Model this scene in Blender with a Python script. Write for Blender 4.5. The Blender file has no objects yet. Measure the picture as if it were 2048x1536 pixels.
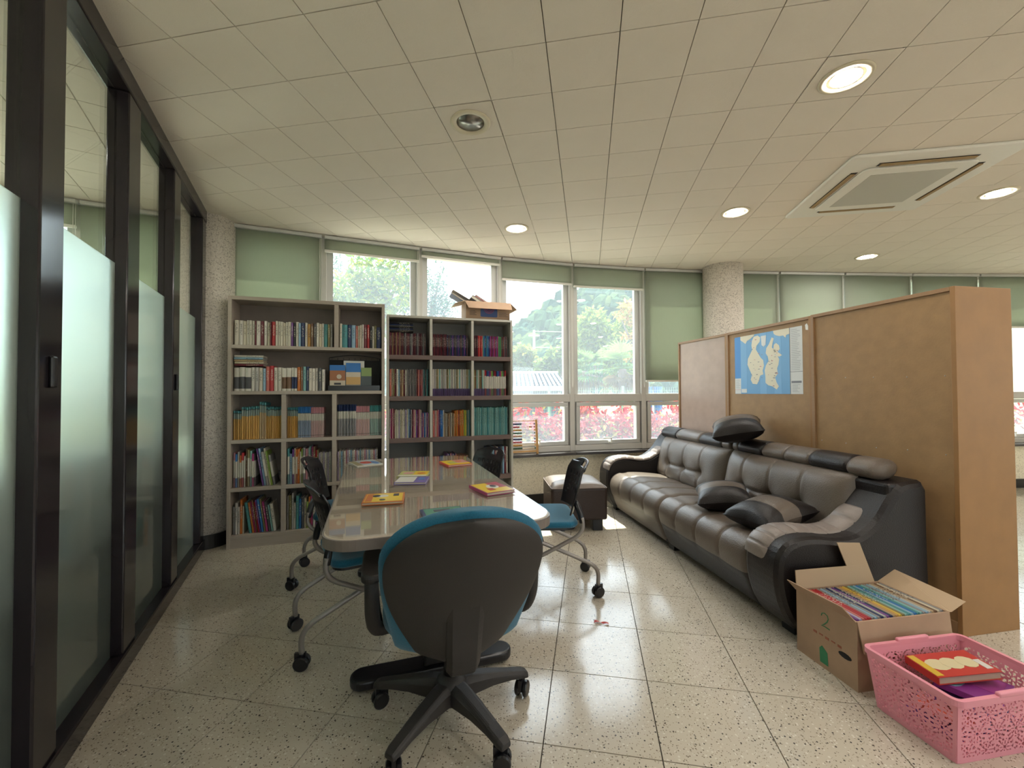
import bpy, bmesh, math, random
from mathutils import Vector as V, Matrix
R = math.radians
random.seed(7)
sc = bpy.context.scene
COL = sc.collection

# ---------------------------------------------------------------- camera
CAMH = 1.23
PITCH, ROLL = 0.0190, -0.0050
cp, sp = math.cos(PITCH), math.sin(PITCH)
r0 = V((1, 0, 0)); f0 = V((0, cp, sp)); u0 = V((0, -sp, cp))
cr, sr = math.cos(ROLL), math.sin(ROLL)
rr = r0 * cr + u0 * sr
uu = u0 * cr - r0 * sr
cam_d = bpy.data.cameras.new('camera')
cam_d.sensor_fit = 'HORIZONTAL'; cam_d.sensor_width = 36.0
cam_d.lens = 850.0 / 2048.0 * 36.0
cam_d.clip_start = 0.02; cam_d.clip_end = 600
cam = bpy.data.objects.new('camera', cam_d); COL.objects.link(cam)
cam.matrix_world = Matrix(((rr.x, uu.x, -f0.x, 0), (rr.y, uu.y, -f0.y, 0), (rr.z, uu.z, -f0.z, CAMH), (0, 0, 0, 1)))
sc.camera = cam

# ---------------------------------------------------------------- world, sun, exposure
SUN_EL, SUN_AZ = R(66), R(4)
w = bpy.data.worlds.new('sky'); sc.world = w; w.use_nodes = True
wn = w.node_tree.nodes; wl = w.node_tree.links; wn.clear()
wo = wn.new('ShaderNodeOutputWorld'); wb = wn.new('ShaderNodeBackground'); sky = wn.new('ShaderNodeTexSky')
sky.sky_type = 'NISHITA'; sky.sun_disc = False; sky.sun_elevation = SUN_EL
sky.sun_rotation = R(-4); sky.air_density = 1.0; sky.dust_density = 3.0; sky.ozone_density = 1.0
wmix = wn.new('ShaderNodeMix'); wmix.data_type = 'RGBA'; wmix.inputs[0].default_value = 0.45
wmix.inputs[7].default_value = (9.0, 9.3, 9.6, 1)
wl.new(sky.outputs[0], wmix.inputs[6]); wl.new(wmix.outputs[2], wb.inputs['Color'])
wb.inputs['Strength'].default_value = 0.165
wl.new(wb.outputs[0], wo.inputs['Surface'])
sun_d = bpy.data.lights.new('sun', 'SUN'); sun_d.energy = 4.0; sun_d.angle = R(0.6); sun_d.color = (1.0, 0.95, 0.86)
sun = bpy.data.objects.new('sun', sun_d); COL.objects.link(sun)
# light travels towards -Y (out of the window side) and a little +X
sd = V((math.sin(SUN_AZ) * math.cos(SUN_EL), -math.cos(SUN_AZ) * math.cos(SUN_EL), -math.sin(SUN_EL)))
sun.rotation_euler = sd.to_track_quat('-Z', 'Y').to_euler(); sun.location = (0, 20, 40)
vs = sc.view_settings
vs.view_transform = 'Standard'; vs.look = 'None'; vs.gamma = 1.0; vs.exposure = 2.5; vs.use_curve_mapping = False

# ---------------------------------------------------------------- helpers
class MB:
    def __init__(s): s.v = []; s.f = []; s.m = []
    def add(s, vs, fs, mi=0, M=None):
        b = len(s.v)
        for p in vs:
            p = V(p)
            if M is not None: p = M @ p
            s.v.append(tuple(p))
        for f in fs: s.f.append(tuple(i + b for i in f)); s.m.append(mi)
        return s
    def box(s, x0, x1, y0, y1, z0, z1, mi=0, M=None):
        return s.add([(x0,y0,z0),(x1,y0,z0),(x1,y1,z0),(x0,y1,z0),(x0,y0,z1),(x1,y0,z1),(x1,y1,z1),(x0,y1,z1)],
              [(0,3,2,1),(4,5,6,7),(0,1,5,4),(1,2,6,5),(2,3,7,6),(3,0,4,7)], mi, M)
    def prism(s, poly, z0, z1, mi=0, M=None):
        n = len(poly)
        v = [(x, y, z0) for x, y in poly] + [(x, y, z1) for x, y in poly]
        f = [tuple(range(n - 1, -1, -1)), tuple(range(n, 2 * n))] + [(i, (i + 1) % n, n + (i + 1) % n, n + i) for i in range(n)]
        return s.add(v, f, mi, M)
    def tube(s, pts, r, seg=8, mi=0, caps=True, M=None):
        pts = [V(p) for p in pts]; n = len(pts); rs = r if isinstance(r, (list, tuple)) else [r] * n
        up = None; v = []; f = []
        for i, p in enumerate(pts):
            t = (pts[min(i + 1, n - 1)] - pts[max(i - 1, 0)]).normalized()
            if up is None:
                a = V((0, 0, 1)) if abs(t.z) < .9 else V((1, 0, 0)); up = (a - t * a.dot(t)).normalized()
            else:
                up = (up - t * up.dot(t)).normalized()
            sd_ = t.cross(up)
            for k in range(seg):
                an = 2 * math.pi * k / seg
                v.append(p + (up * math.cos(an) + sd_ * math.sin(an)) * rs[i])
        for i in range(n - 1):
            for k in range(seg):
                a = i * seg + k; b = i * seg + (k + 1) % seg
                f.append((a, a + seg, b + seg, b))
        if caps: f += [tuple(range(seg)), tuple((n - 1) * seg + k for k in reversed(range(seg)))]
        return s.add(v, f, mi, M)
    def lathe(s, prof, seg=16, mi=0, M=None):
        n = len(prof); v = []; f = []
        for r, z in prof:
            for k in range(seg):
                a = 2 * math.pi * k / seg; v.append((r * math.cos(a), r * math.sin(a), z))
        for i in range(n - 1):
            for k in range(seg):
                a = i * seg + k; b = i * seg + (k + 1) % seg
                f.append((a, b, b + seg, a + seg))
        if prof[0][0] > 1e-4: f.append(tuple(reversed(range(seg))))
        if prof[-1][0] > 1e-4: f.append(tuple((n - 1) * seg + k for k in range(seg)))
        return s.add(v, f, mi, M)
    def grid(s, fn, nu, nv, mi=0, skip=None, M=None, flip=False):
        v = [fn(i / nu, j / nv) for i in range(nu + 1) for j in range(nv + 1)]
        f = []; ms = []
        b = len(s.v)
        for p in v:
            p = V(p)
            if M is not None: p = M @ p
            s.v.append(tuple(p))
        for i in range(nu):
            for j in range(nv):
                u, w_ = (i + .5) / nu, (j + .5) / nv
                if skip and skip(u, w_): continue
                a = b + i * (nv + 1) + j
                q = (a, a + nv + 1, a + nv + 2, a + 1)
                s.f.append(q[::-1] if flip else q); s.m.append(mi(u, w_) if callable(mi) else mi)
        return s
    def sphere(s, c, r, mi=0, nu=10, nv=6, M=None):
        rx, ry, rz = r if isinstance(r, (list, tuple)) else (r, r, r)
        v = [(c[0], c[1], c[2] - rz)]; f = []
        for j in range(1, nv):
            th = math.pi * j / nv - math.pi / 2
            for i in range(nu):
                a = 2 * math.pi * i / nu
                v.append((c[0] + rx * math.cos(th) * math.cos(a), c[1] + ry * math.cos(th) * math.sin(a), c[2] + rz * math.sin(th)))
        v.append((c[0], c[1], c[2] + rz)); L = len(v) - 1
        for i in range(nu):
            f.append((0, 1 + (i + 1) % nu, 1 + i)); f.append((L, L - nu + i, L - nu + (i + 1) % nu))
        for j in range(nv - 2):
            for i in range(nu):
                a = 1 + j * nu + i; b_ = 1 + j * nu + (i + 1) % nu
                f.append((a, b_, b_ + nu, a + nu))
        return s.add(v, f, mi, M)
    def mesh(s, name, mats):
        me = bpy.data.meshes.new(name); me.from_pydata(s.v, [], s.f)
        for m in (mats if isinstance(mats, (list, tuple)) else [mats]): me.materials.append(m)
        me.polygons.foreach_set('material_index', s.m); me.update()
        return me
    def build(s, name, mats, parent=None, loc=None, rz=0, smooth=False, bevel=0, seg=2, solid=0, sub=0, ang=40):
        me = s.mesh(name, mats)
        if smooth: me.polygons.foreach_set('use_smooth', [True] * len(me.polygons))
        o = bpy.data.objects.new(name, me); COL.objects.link(o)
        if parent is not None: o.parent = parent
        if loc is not None: o.location = loc
        if rz: o.rotation_euler.z = rz
        if solid:
            md = o.modifiers.new('solid', 'SOLIDIFY'); md.thickness = solid; md.offset = 0
        if bevel:
            md = o.modifiers.new('bev', 'BEVEL'); md.width = bevel; md.segments = seg; md.limit_method = 'ANGLE'; md.angle_limit = R(ang)
            md.harden_normals = False
        if sub:
            md = o.modifiers.new('sub', 'SUBSURF'); md.levels = sub; md.render_levels = sub
        return o

def tag(o, label=None, cat=None, group=None, kind=None):
    if label: o['label'] = label
    if cat: o['category'] = cat
    if group: o['group'] = group
    if kind: o['kind'] = kind
    return o
def thing(name, label, cat, loc=(0, 0, 0), rz=0, group=None, kind=None):
    o = bpy.data.objects.new(name, None); o.empty_display_size = .1; COL.objects.link(o)
    o.location = loc; o.rotation_euler.z = rz
    return tag(o, label, cat, group, kind)
def struct(o): o['kind'] = 'structure'; return o
def copy_tree(o, parent=None):
    c = o.copy(); COL.objects.link(c); c.parent = parent
    for ch in o.children: copy_tree(ch, c)
    return c
def inst(name, me, parent, loc, rz=0, scale=None, color=None):
    o = bpy.data.objects.new(name, me); COL.objects.link(o); o.parent = parent; o.location = loc
    if rz: o.rotation_euler.z = rz
    if scale: o.scale = scale
    if color: o.color = color
    return o
def smooth_path(pts, n=4):
    pts = [V(p) for p in pts]; out = []
    for i in range(len(pts) - 1):
        p0 = pts[max(i - 1, 0)]; p1 = pts[i]; p2 = pts[i + 1]; p3 = pts[min(i + 2, len(pts) - 1)]
        for k in range(n):
            t = k / n
            out.append(0.5 * ((2 * p1) + (p2 - p0) * t + (2 * p0 - 5 * p1 + 4 * p2 - p3) * t * t + (-p0 + 3 * p1 - 3 * p2 + p3) * t ** 3))
    out.append(pts[-1]); return out
def lerp(a, b, t): return a + (b - a) * t
def rrect(x0, x1, y0, y1, r, n=6):
    out = []
    for cx, cy, a0 in ((x1 - r, y0 + r, -90), (x1 - r, y1 - r, 0), (x0 + r, y1 - r, 90), (x0 + r, y0 + r, 180)):
        for k in range(n + 1):
            a = R(a0 + 90 * k / n); out.append((cx + r * math.cos(a), cy + r * math.sin(a)))
    return out

# ---------------------------------------------------------------- materials
def newmat(name):
    m = bpy.data.materials.new(name); m.use_nodes = True
    nt = m.node_tree; nt.nodes.clear()
    out = nt.nodes.new('ShaderNodeOutputMaterial')
    return m, nt.nodes, nt.links, out
def P(name, col, rough=.5, metal=0.0, spec=.5, bump=None, vary=None, vcol=None, coord='Object', coat=0, sheen=0, trans=None):
    m, n, l, out = newmat(name)
    b = n.new('ShaderNodeBsdfPrincipled'); l.new(b.outputs[0], out.inputs[0])
    c = tuple(col) + (1,) if len(col) == 3 else col
    b.inputs['Base Color'].default_value = c; b.inputs['Roughness'].default_value = rough
    b.inputs['Metallic'].default_value = metal; b.inputs['Specular IOR Level'].default_value = spec
    if coat: b.inputs['Coat Weight'].default_value = coat; b.inputs['Coat Roughness'].default_value = .1
    if sheen: b.inputs['Sheen Weight'].default_value = sheen
    tc = n.new('ShaderNodeTexCoord')
    if vary:
        nz = n.new('ShaderNodeTexNoise'); nz.inputs['Scale'].default_value = vary[0]; nz.inputs['Detail'].default_value = 4
        l.new(tc.outputs[coord], nz.inputs['Vector'])
        mp = n.new('ShaderNodeMapRange'); mp.inputs[1].default_value = .35; mp.inputs[2].default_value = .65
        l.new(nz.outputs[0], mp.inputs[0])
        mx = n.new('ShaderNodeMix'); mx.data_type = 'RGBA'
        k = vary[1]
        mx.inputs[6].default_value = tuple(x * (1 - k) for x in c[:3]) + (1,)
        mx.inputs[7].default_value = tuple(min(1, x * (1 + k)) for x in (vcol or c)[:3]) + (1,)
        l.new(mp.outputs[0], mx.inputs[0]); l.new(mx.outputs[2], b.inputs['Base Color'])
    if bump:
        nb = n.new('ShaderNodeTexNoise'); nb.inputs['Scale'].default_value = bump[0]; nb.inputs['Detail'].default_value = 3
        l.new(tc.outputs[coord], nb.inputs['Vector'])
        bp = n.new('ShaderNodeBump'); bp.inputs['Strength'].default_value = bump[1]; bp.inputs['Distance'].default_value = .01
        l.new(nb.outputs[0], bp.inputs['Height']); l.new(bp.outputs[0], b.inputs['Normal'])
    return m
def wood(name, c1, c2, scale=(2, 2, 30), rough=.5):
    m, n, l, out = newmat(name)
    b = n.new('ShaderNodeBsdfPrincipled'); l.new(b.outputs[0], out.inputs[0]); b.inputs['Roughness'].default_value = rough
    tc = n.new('ShaderNodeTexCoord'); mp = n.new('ShaderNodeMapping'); mp.inputs['Scale'].default_value = scale
    nz = n.new('ShaderNodeTexNoise'); nz.inputs['Scale'].default_value = 3; nz.inputs['Detail'].default_value = 6
    cr_ = n.new('ShaderNodeMix'); cr_.data_type = 'RGBA'
    cr_.inputs[6].default_value = tuple(c1) + (1,); cr_.inputs[7].default_value = tuple(c2) + (1,)
    l.new(tc.outputs['Object'], mp.inputs[0]); l.new(mp.outputs[0], nz.inputs['Vector'])
    l.new(nz.outputs[0], cr_.inputs[0]); l.new(cr_.outputs[2], b.inputs['Base Color'])
    return m
def glass(name, tint=(.93, .97, .95), f0=.05, haze=0.0, hazecol=(1, 1, 1), rough=0.0, mirror=.9):
    m, n, l, out = newmat(name)
    tr = n.new('ShaderNodeBsdfTransparent'); tr.inputs[0].default_value = tuple(tint) + (1,)
    gl = n.new('ShaderNodeBsdfGlossy'); gl.inputs['Roughness'].default_value = rough
    lw = n.new('ShaderNodeLayerWeight'); lw.inputs[0].default_value = .5
    pw = n.new('ShaderNodeMath'); pw.operation = 'POWER'; pw.inputs[1].default_value = 4.0
    ml = n.new('ShaderNodeMath'); ml.operation = 'MULTIPLY_ADD'; ml.inputs[1].default_value = mirror; ml.inputs[2].default_value = f0
    l.new(lw.outputs['Facing'], pw.inputs[0]); l.new(pw.outputs[0], ml.inputs[0])
    base = tr.outputs[0]
    if haze:
        tl = n.new('ShaderNodeBsdfTranslucent'); tl.inputs[0].default_value = tuple(hazecol) + (1,)
        mh = n.new('ShaderNodeMixShader'); mh.inputs[0].default_value = haze
        l.new(tr.outputs[0], mh.inputs[1]); l.new(tl.outputs[0], mh.inputs[2]); base = mh.outputs[0]
    mx = n.new('ShaderNodeMixShader'); l.new(ml.outputs[0], mx.inputs[0]); l.new(base, mx.inputs[1]); l.new(gl.outputs[0], mx.inputs[2])
    l.new(mx.outputs[0], out.inputs[0])
    return m
def fabric_translucent(name, col, t=.5, vary=25, tcol=None):
    m, n, l, out = newmat(name)
    d = n.new('ShaderNodeBsdfDiffuse'); tl = n.new('ShaderNodeBsdfTranslucent'); mx = n.new('ShaderNodeMixShader'); mx.inputs[0].default_value = t
    tc = n.new('ShaderNodeTexCoord'); mp = n.new('ShaderNodeMapping'); mp.inputs['Scale'].default_value = (40, 40, .6)
    nz = n.new('ShaderNodeTexNoise'); nz.inputs['Scale'].default_value = vary
    cm = n.new('ShaderNodeMix'); cm.data_type = 'RGBA'
    cm.inputs[6].default_value = tuple(x * .9 for x in col) + (1,); cm.inputs[7].default_value = tuple(min(1, x * 1.1) for x in col) + (1,)
    l.new(tc.outputs['Object'], mp.inputs[0]); l.new(mp.outputs[0], nz.inputs['Vector']); l.new(nz.outputs[0], cm.inputs[0])
    l.new(cm.outputs[2], d.inputs[0])
    if tcol: tl.inputs[0].default_value = tuple(tcol) + (1,)
    else: l.new(cm.outputs[2], tl.inputs[0])
    l.new(d.outputs[0], mx.inputs[1]); l.new(tl.outputs[0], mx.inputs[2]); l.new(mx.outputs[0], out.inputs[0])
    return m
def emit(name, col, s):
    m, n, l, out = newmat(name); e = n.new('ShaderNodeEmission'); e.inputs[0].default_value = tuple(col) + (1,); e.inputs[1].default_value = s
    l.new(e.outputs[0], out.inputs[0]); return m
def terrazzo(name):
    m, n, l, out = newmat(name)
    b = n.new('ShaderNodeBsdfPrincipled'); l.new(b.outputs[0], out.inputs[0])
    g = n.new('ShaderNodeNewGeometry')
    base = n.new('ShaderNodeTexNoise'); base.inputs['Scale'].default_value = 2.2; base.inputs['Detail'].default_value = 3; l.new(g.outputs['Position'], base.inputs['Vector'])
    c0 = n.new('ShaderNodeMix'); c0.data_type = 'RGBA'; c0.inputs[6].default_value = (.51, .45, .355, 1); c0.inputs[7].default_value = (.61, .55, .455, 1)
    l.new(base.outputs[0], c0.inputs[0]); last = c0.outputs[2]
    for sc_, th, col in ((75, .30, (.68, .64, .55, 1)), (95, .26, (.20, .16, .12, 1)), (60, .20, (.07, .06, .055, 1)), (140, .28, (.33, .27, .20, 1))):
        vo = n.new('ShaderNodeTexVoronoi'); vo.inputs['Scale'].default_value = sc_; vo.inputs['Randomness'].default_value = 1
        wv = n.new('ShaderNodeVectorMath'); wv.operation = 'ADD'; wv.inputs[1].default_value = (sc_ * .37, sc_ * .11, 0)
        l.new(g.outputs['Position'], wv.inputs[0]); l.new(wv.outputs[0], vo.inputs['Vector'])
        # random per cell colour decides whether the chip shows
        sep = n.new('ShaderNodeSeparateColor'); l.new(vo.outputs['Color'], sep.inputs[0])
        a = n.new('ShaderNodeMath'); a.operation = 'LESS_THAN'; a.inputs[1].default_value = th; l.new(vo.outputs['Distance'], a.inputs[0])
        c = n.new('ShaderNodeMath'); c.operation = 'GREATER_THAN'; c.inputs[1].default_value = .62; l.new(sep.outputs[0], c.inputs[0])
        d = n.new('ShaderNodeMath'); d.operation = 'MULTIPLY'; l.new(a.outputs[0], d.inputs[0]); l.new(c.outputs[0], d.inputs[1])
        mx = n.new('ShaderNodeMix'); mx.data_type = 'RGBA'; l.new(d.outputs[0], mx.inputs[0]); l.new(last, mx.inputs[6]); mx.inputs[7].default_value = col
        last = mx.outputs[2]
    l.new(last, b.inputs['Base Color'])
    rn = n.new('ShaderNodeTexNoise'); rn.inputs['Scale'].default_value = 6; rn.inputs['Detail'].default_value = 5; l.new(g.outputs['Position'], rn.inputs['Vector'])
    rm = n.new('ShaderNodeMapRange'); rm.inputs[3].default_value = .08; rm.inputs[4].default_value = .22; l.new(rn.outputs[0], rm.inputs[0])
    l.new(rm.outputs[0], b.inputs['Roughness']); b.inputs['Specular IOR Level'].default_value = .75
    return m
def speckle(name, c1, c2, c3, scale=130):
    m, n, l, out = newmat(name)
    b = n.new('ShaderNodeBsdfPrincipled'); l.new(b.outputs[0], out.inputs[0]); b.inputs['Roughness'].default_value = .8
    g = n.new('ShaderNodeNewGeometry')
    vo = n.new('ShaderNodeTexVoronoi'); vo.inputs['Scale'].default_value = scale; l.new(g.outputs['Position'], vo.inputs['Vector'])
    sep = n.new('ShaderNodeSeparateColor'); l.new(vo.outputs['Color'], sep.inputs[0])
    rp = n.new('ShaderNodeValToRGB'); rp.color_ramp.interpolation = 'CONSTANT'
    e = rp.color_ramp.elements; e[0].color = tuple(c1) + (1,); e[0].position = 0; e[1].color = tuple(c2) + (1,); e[1].position = .5
    x = e.new(.85); x.color = tuple(c3) + (1,)
    l.new(sep.outputs[0], rp.inputs[0]); l.new(rp.outputs[0], b.inputs['Base Color'])
    bp = n.new('ShaderNodeBump'); bp.inputs['Strength'].default_value = .25; bp.inputs['Distance'].default_value = .004
    l.new(vo.outputs['Distance'], bp.inputs['Height']); l.new(bp.outputs[0], b.inputs['Normal'])
    return m

M = {}
M['floor'] = terrazzo('terrazzo_tile'); M['grout'] = P('floor_joint', (.10, .085, .07), .8)
M['ceil'] = P('ceiling_tile', (.80, .73, .635), .9, bump=(220, .15), vary=(1.3, .03)); M['ceilgap'] = P('ceiling_joint', (.23, .2, .165), .9)
M['column'] = speckle('speckled_render', (.80, .74, .67), (.70, .64, .57), (.50, .45, .40))
M['lowwall'] = speckle('wall_render', (.84, .77, .62), (.77, .70, .56), (.66, .60, .47), 90)
M['plaster'] = P('painted_plaster', (.62, .58, .5), .85, bump=(60, .1))
M['black'] = P('black_gloss_tile', (.012, .012, .013), .35)
M['alu'] = P('pale_aluminium', (.62, .62, .60), .42, metal=.35); M['alu2'] = P('window_frame_paint', (.58, .56, .52), .5)
M['dframe'] = P('dark_bronze_frame', (.02, .016, .02), .16, metal=.2, spec=.6)
M['ledge'] = P('dark_stone_ledge', (.06, .055, .055), .25, spec=.6)
M['glass'] = glass('window_glass', haze=.06, hazecol=(.75, .87, 1.0)); M['pglass'] = glass('partition_clear_glass', tint=(.92, .96, .92), f0=.06)  # bluish haze and glare over the outdoor view put into the pane material
M['blind'] = fabric_translucent('green_blind_fabric', (.46, .49, .41), .45, tcol=(.42, .46, .36))
M['white'] = P('white_plastic', (.78, .76, .70), .45); M['whitep'] = P('white_paper', (.8, .79, .75), .8)
M['oak'] = wood('pale_oak_laminate', (.36, .305, .255), (.43, .37, .315)); M['oak2'] = wood('pale_grey_laminate', (.42, .40, .35), (.49, .465, .41))
M['oakback'] = P('bookcase_back', (.20, .165, .145), .8, vary=(5, .1)); M['brown'] = wood('brown_laminate', (.115, .075, .065), (.16, .105, .09), (2, 2, 20))
M['greyback'] = P('grey_back', (.25, .245, .24), .8)
M['board'] = P('hardboard', (.33, .195, .088), .6, vary=(14, .07), bump=(90, .06)); M['boardpink'] = P('pinkish_hardboard', (.40, .28, .22), .4, vary=(10, .05))
M['bframe'] = wood('board_edge_wood', (.27, .15, .07), (.34, .20, .10)); M['bside'] = P('cabinet_side', (.32, .165, .06), .5, vary=(8, .06))
M['ldark'] = P('dark_brown_leather', (.012, .0088, .0088), .38, spec=.38, bump=(160, .22)); M['ltaupe'] = P('taupe_leather', (.125, .098, .078), .36, spec=.5, bump=(150, .22), vary=(3, .12))
M['lott'] = P('brown_leather', (.040, .024, .019), .36, spec=.4, bump=(150, .2)); M['lpad'] = P('ottoman_pad_leather', (.20, .16, .135), .34, spec=.6, bump=(150, .2))
M['lstripe'] = P('striped_leather', (.22, .18, .16), .4, bump=(150, .15)); M['piping'] = P('leather_piping', (.16, .12, .10), .5)
M['pblack'] = P('black_plastic', (.008, .008, .011), .3, spec=.6); M['pgrey'] = P('charcoal_plastic', (.028, .024, .023), .55, bump=(400, .12))
M['blue'] = P('blue_fabric', (.004, .125, .22), .9, bump=(500, .3), sheen=.3, vary=(300, .15)); M['tube'] = P('grey_painted_steel', (.30, .27, .25), .35, metal=.4)
M['tabtop'] = wood('table_laminate', (.54, .45, .37), (.61, .52, .43), (20, 1.5, 2)); M['tabedge'] = P('table_edge_band', (.20, .165, .145), .45)
M['tglass'] = glass('table_glass', tint=(.99, .985, .965), f0=.045, mirror=.95); M['gedge'] = P('glass_edge', (.25, .36, .36), .15)
M['card'] = P('cardboard', (.40, .265, .175), .85, vary=(8, .06)); M['card2'] = P('cardboard_inside', (.47, .34, .22), .85)
M['pink'] = P('pink_plastic', (.78, .30, .37), .4); M['metal'] = P('steel', (.5, .5, .5), .3, metal=1)
M['dark'] = P('dark_void', (.01, .01, .01), .8)
def flat(name, col, rough=.5): 
    if name not in M: M[name] = P(name, col, rough)
    return M[name]
# ================================================================ STRUCTURE
CZ = 2.68
FPL = [(-5.3, 1.72), (-4.65, 2.27), (-3.95, 2.77), (-3.25, 3.19)]
FPM = [(-2.42, 3.64), (-1.75, 3.93), (-.93, 4.27), (-.13, 4.59), (.68, 4.84), (1.55, 5.03), (2.36, 5.14), (3.25, 5.21), (4.09, 5.27),
       (4.97, 5.32), (5.85, 5.36), (6.72, 5.39), (7.6, 5.41), (8.2, 5.42)]
FP = FPL + FPM
PE = V((-2.47, 3.35)); PT = V((.4378, -.8991)); PANG = math.atan2(PT.y, PT.x)
def clip(poly, p, q):
    """keep the side to the right of p->q"""
    out = []; dx, dy = q[0] - p[0], q[1] - p[1]
    d = lambda a: (a[0] - p[0]) * dy - (a[1] - p[1]) * dx
    for i in range(len(poly)):
        a, b = poly[i], poly[(i + 1) % len(poly)]; da, db = d(a), d(b)
        if da >= 0: out.append(a)
        if (da >= 0) != (db >= 0):
            t = da / (da - db); out.append((a[0] + (b[0] - a[0]) * t, a[1] + (b[1] - a[1]) * t))
    return out
EDGES = [(FPM[i], FPM[i + 1]) for i in range(len(FPM) - 1)]
EDGES += [((8.2, 5.4), (8.2, -4)), ((8.2, -4), (-.69, -4)), ((-.69, -.3), (PE.x, PE.y))]
def clip_room(poly):
    whole = True
    for p, q in EDGES:
        n = clip(poly, p, q)
        if len(n) < 3: return None, False
        if len(n) != len(poly) or any(abs(a[0] - b[0]) + abs(a[1] - b[1]) > 1e-9 for a, b in zip(n, poly)): whole = False
        poly = n
    return poly, whole
def proj(p):
    d = V(p) - V((0, 0, CAMH)); z = d.dot(f0)
    if z < .05: return None
    return 1024 + 850 * d.dot(rr) / z, 768 - 850 * d.dot(uu) / z
HULL = FP + [(8.2, -4), (-.69, -4), (-.69, -.3), (-5.3, -.3)]
hull_ccw = HULL[::-1]

floor = struct(MB().prism(hull_ccw, -.2, -.008).build('floor', M['grout']))
tag(floor, 'speckled beige terrazzo tile floor', 'floor')
beyond_floor = [FPL[0], FPL[1], FPL[2], FPL[3], (-2.60, 3.45), (-.75, -.29), (-5.29, -.29)]
fb = MB().prism(beyond_floor[::-1], -.0079, 0).build('floor_plate', M['floor'], floor)
ceiling = struct(MB().prism(hull_ccw, 2.80, 2.9).build('ceiling', M['ceilgap']))
tag(ceiling, 'suspended ceiling of square cream tiles', 'ceiling')

def tile_field(parent, name, s, org, ang, z0, z1, mat, gap, holes, crange, rrange, skipc=()):
    ca, sa = math.cos(ang), math.sin(ang)
    def W(c, r): return (org[0] + s * (c * ca - r * sa), org[1] + s * (c * sa + r * ca))
    h = s / 2 - gap / 2
    full = MB().box(-h, h, -h, h, z0, z1).mesh(name, mat)
    holed = None; cand = []; rest = MB()
    for c in range(*crange):
        for r in range(*rrange):
            g = gap / 2 / s
            poly = [W(c + g, r + g), W(c + 1 - g, r + g), W(c + 1 - g, r + 1 - g), W(c + g, r + 1 - g)]
            pol, whole = clip_room(poly)
            if not pol or (c, r) in skipc: continue
            cx, cy = W(c + .5, r + .5)
            q = proj((cx, cy, z0)); vis = q is not None and -120 < q[0] < 2168 and -120 < q[1] < 1656
            cand.append((0 if vis else 1, cx * cx + cy * cy, c, r, cx, cy, pol, whole))
    cand.sort(key=lambda t: t[:2]); n = 0
    for vis, d, c, r, cx, cy, pol, whole in cand:
        if (c, r) in holes:
            m = MB(); k = 32; R_ = .078
            ring = []
            for i in range(k):
                a = 2 * math.pi * i / k; ring.append((math.cos(a), math.sin(a)))
            sq = []
            for x, y in ring:
                t = h / max(abs(x), abs(y)); sq.append((x * t, y * t))
            for zz, fl in ((z0, 1), (z1, 0)):
                vv = [(x * R_, y * R_, zz) for x, y in ring] + [(x, y, zz) for x, y in sq]
                ff = [(i, (i + 1) % k, k + (i + 1) % k, k + i) for i in range(k)]
                m.add(vv, ff if fl else [f[::-1] for f in ff])
            m.add([(x * R_, y * R_, zz) for zz in (z0, z1) for x, y in ring], [(i, k + i, k + (i + 1) % k, (i + 1) % k) for i in range(k)])
            me = m.mesh(name, mat); inst(name, me, parent, (cx, cy, 0), ang); n += 1
        elif vis == 0 and n < 298:
            if whole: inst(name, full, parent, (cx, cy, 0), ang)
            else: MB().prism(pol, z0, z1).build(name, mat, parent)
            n += 1
        else: rest.prism(pol, z0, z1)
    if rest.f: tag(rest.build('distant_tiles', mat, parent), kind='stuff')
    return W
CA = -.1762; CORG = (.1476, 1.737)
LIT = [(4.5, 1.5), (4.5, 6.5), (-1.5, 6.5), (10.5, 6.5), (10.5, 11.5), (16.5, 6.5), (4.5, -3.5), (10.5, 1.5), (16.5, 1.5), (10.5, -3.5), (16.5, -3.5), (22.5, 1.5), (22.5, -3.5), (10.5, -8.5), (16.5, -8.5), (22.5, -8.5)]
OFF = [(-1.5, 1.5)]
BEY_FILL = [(-3.2, 2.2), (-2.3, 1.0), (-3.9, 1.2), (-1.9, .2)]
holes = {(math.floor(c), math.floor(r)) for c, r in LIT + OFF}
acskip = {(c, r) for c in (7,) for r in (5,)}
WC = tile_field(ceiling, 'ceiling_tile', .3, CORG, CA, CZ, CZ + .015, M['ceil'], .0038, holes, (-14, 34), (-20, 16))
tile_field(floor, 'floor_tile', .4, (.388, 3.084), -.1793, -.0078, 0, M['floor'], .004, set(), (-12, 22), (-18, 10))
# ceiling of the room behind the glass
bm_ = MB(); a2 = R(31); ca2, sa2 = math.cos(a2), math.sin(a2)
bpoly_edges = [(FPL[i], FPL[i + 1]) for i in range(3)] + [(FPL[3], (-2.55, 3.56)), ((PE.x - .05, PE.y), (-.74, -.3)), ((-.7, -.29), (-5.29, -.29)), ((-5.29, -.3), FPL[0])]
for c in range(-30, 30):
    for r in range(-30, 30):
        pol = []
        for dx, dy in ((.01, .01), (.99, .01), (.99, .99), (.01, .99)):
            x, y = (c + dx) * .3, (r + dy) * .3; pol.append((-2.5 + x * ca2 - y * sa2, 1.5 + x * sa2 + y * ca2))
        for p, q in bpoly_edges:
            pol = clip(pol, p, q)
            if len(pol) < 3: break
        if len(pol) >= 3: bm_.prism(pol, CZ, CZ + .015)
tag(bm_.build('tiles_beyond_glass', M['ceil'], ceiling), kind='stuff')

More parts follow.
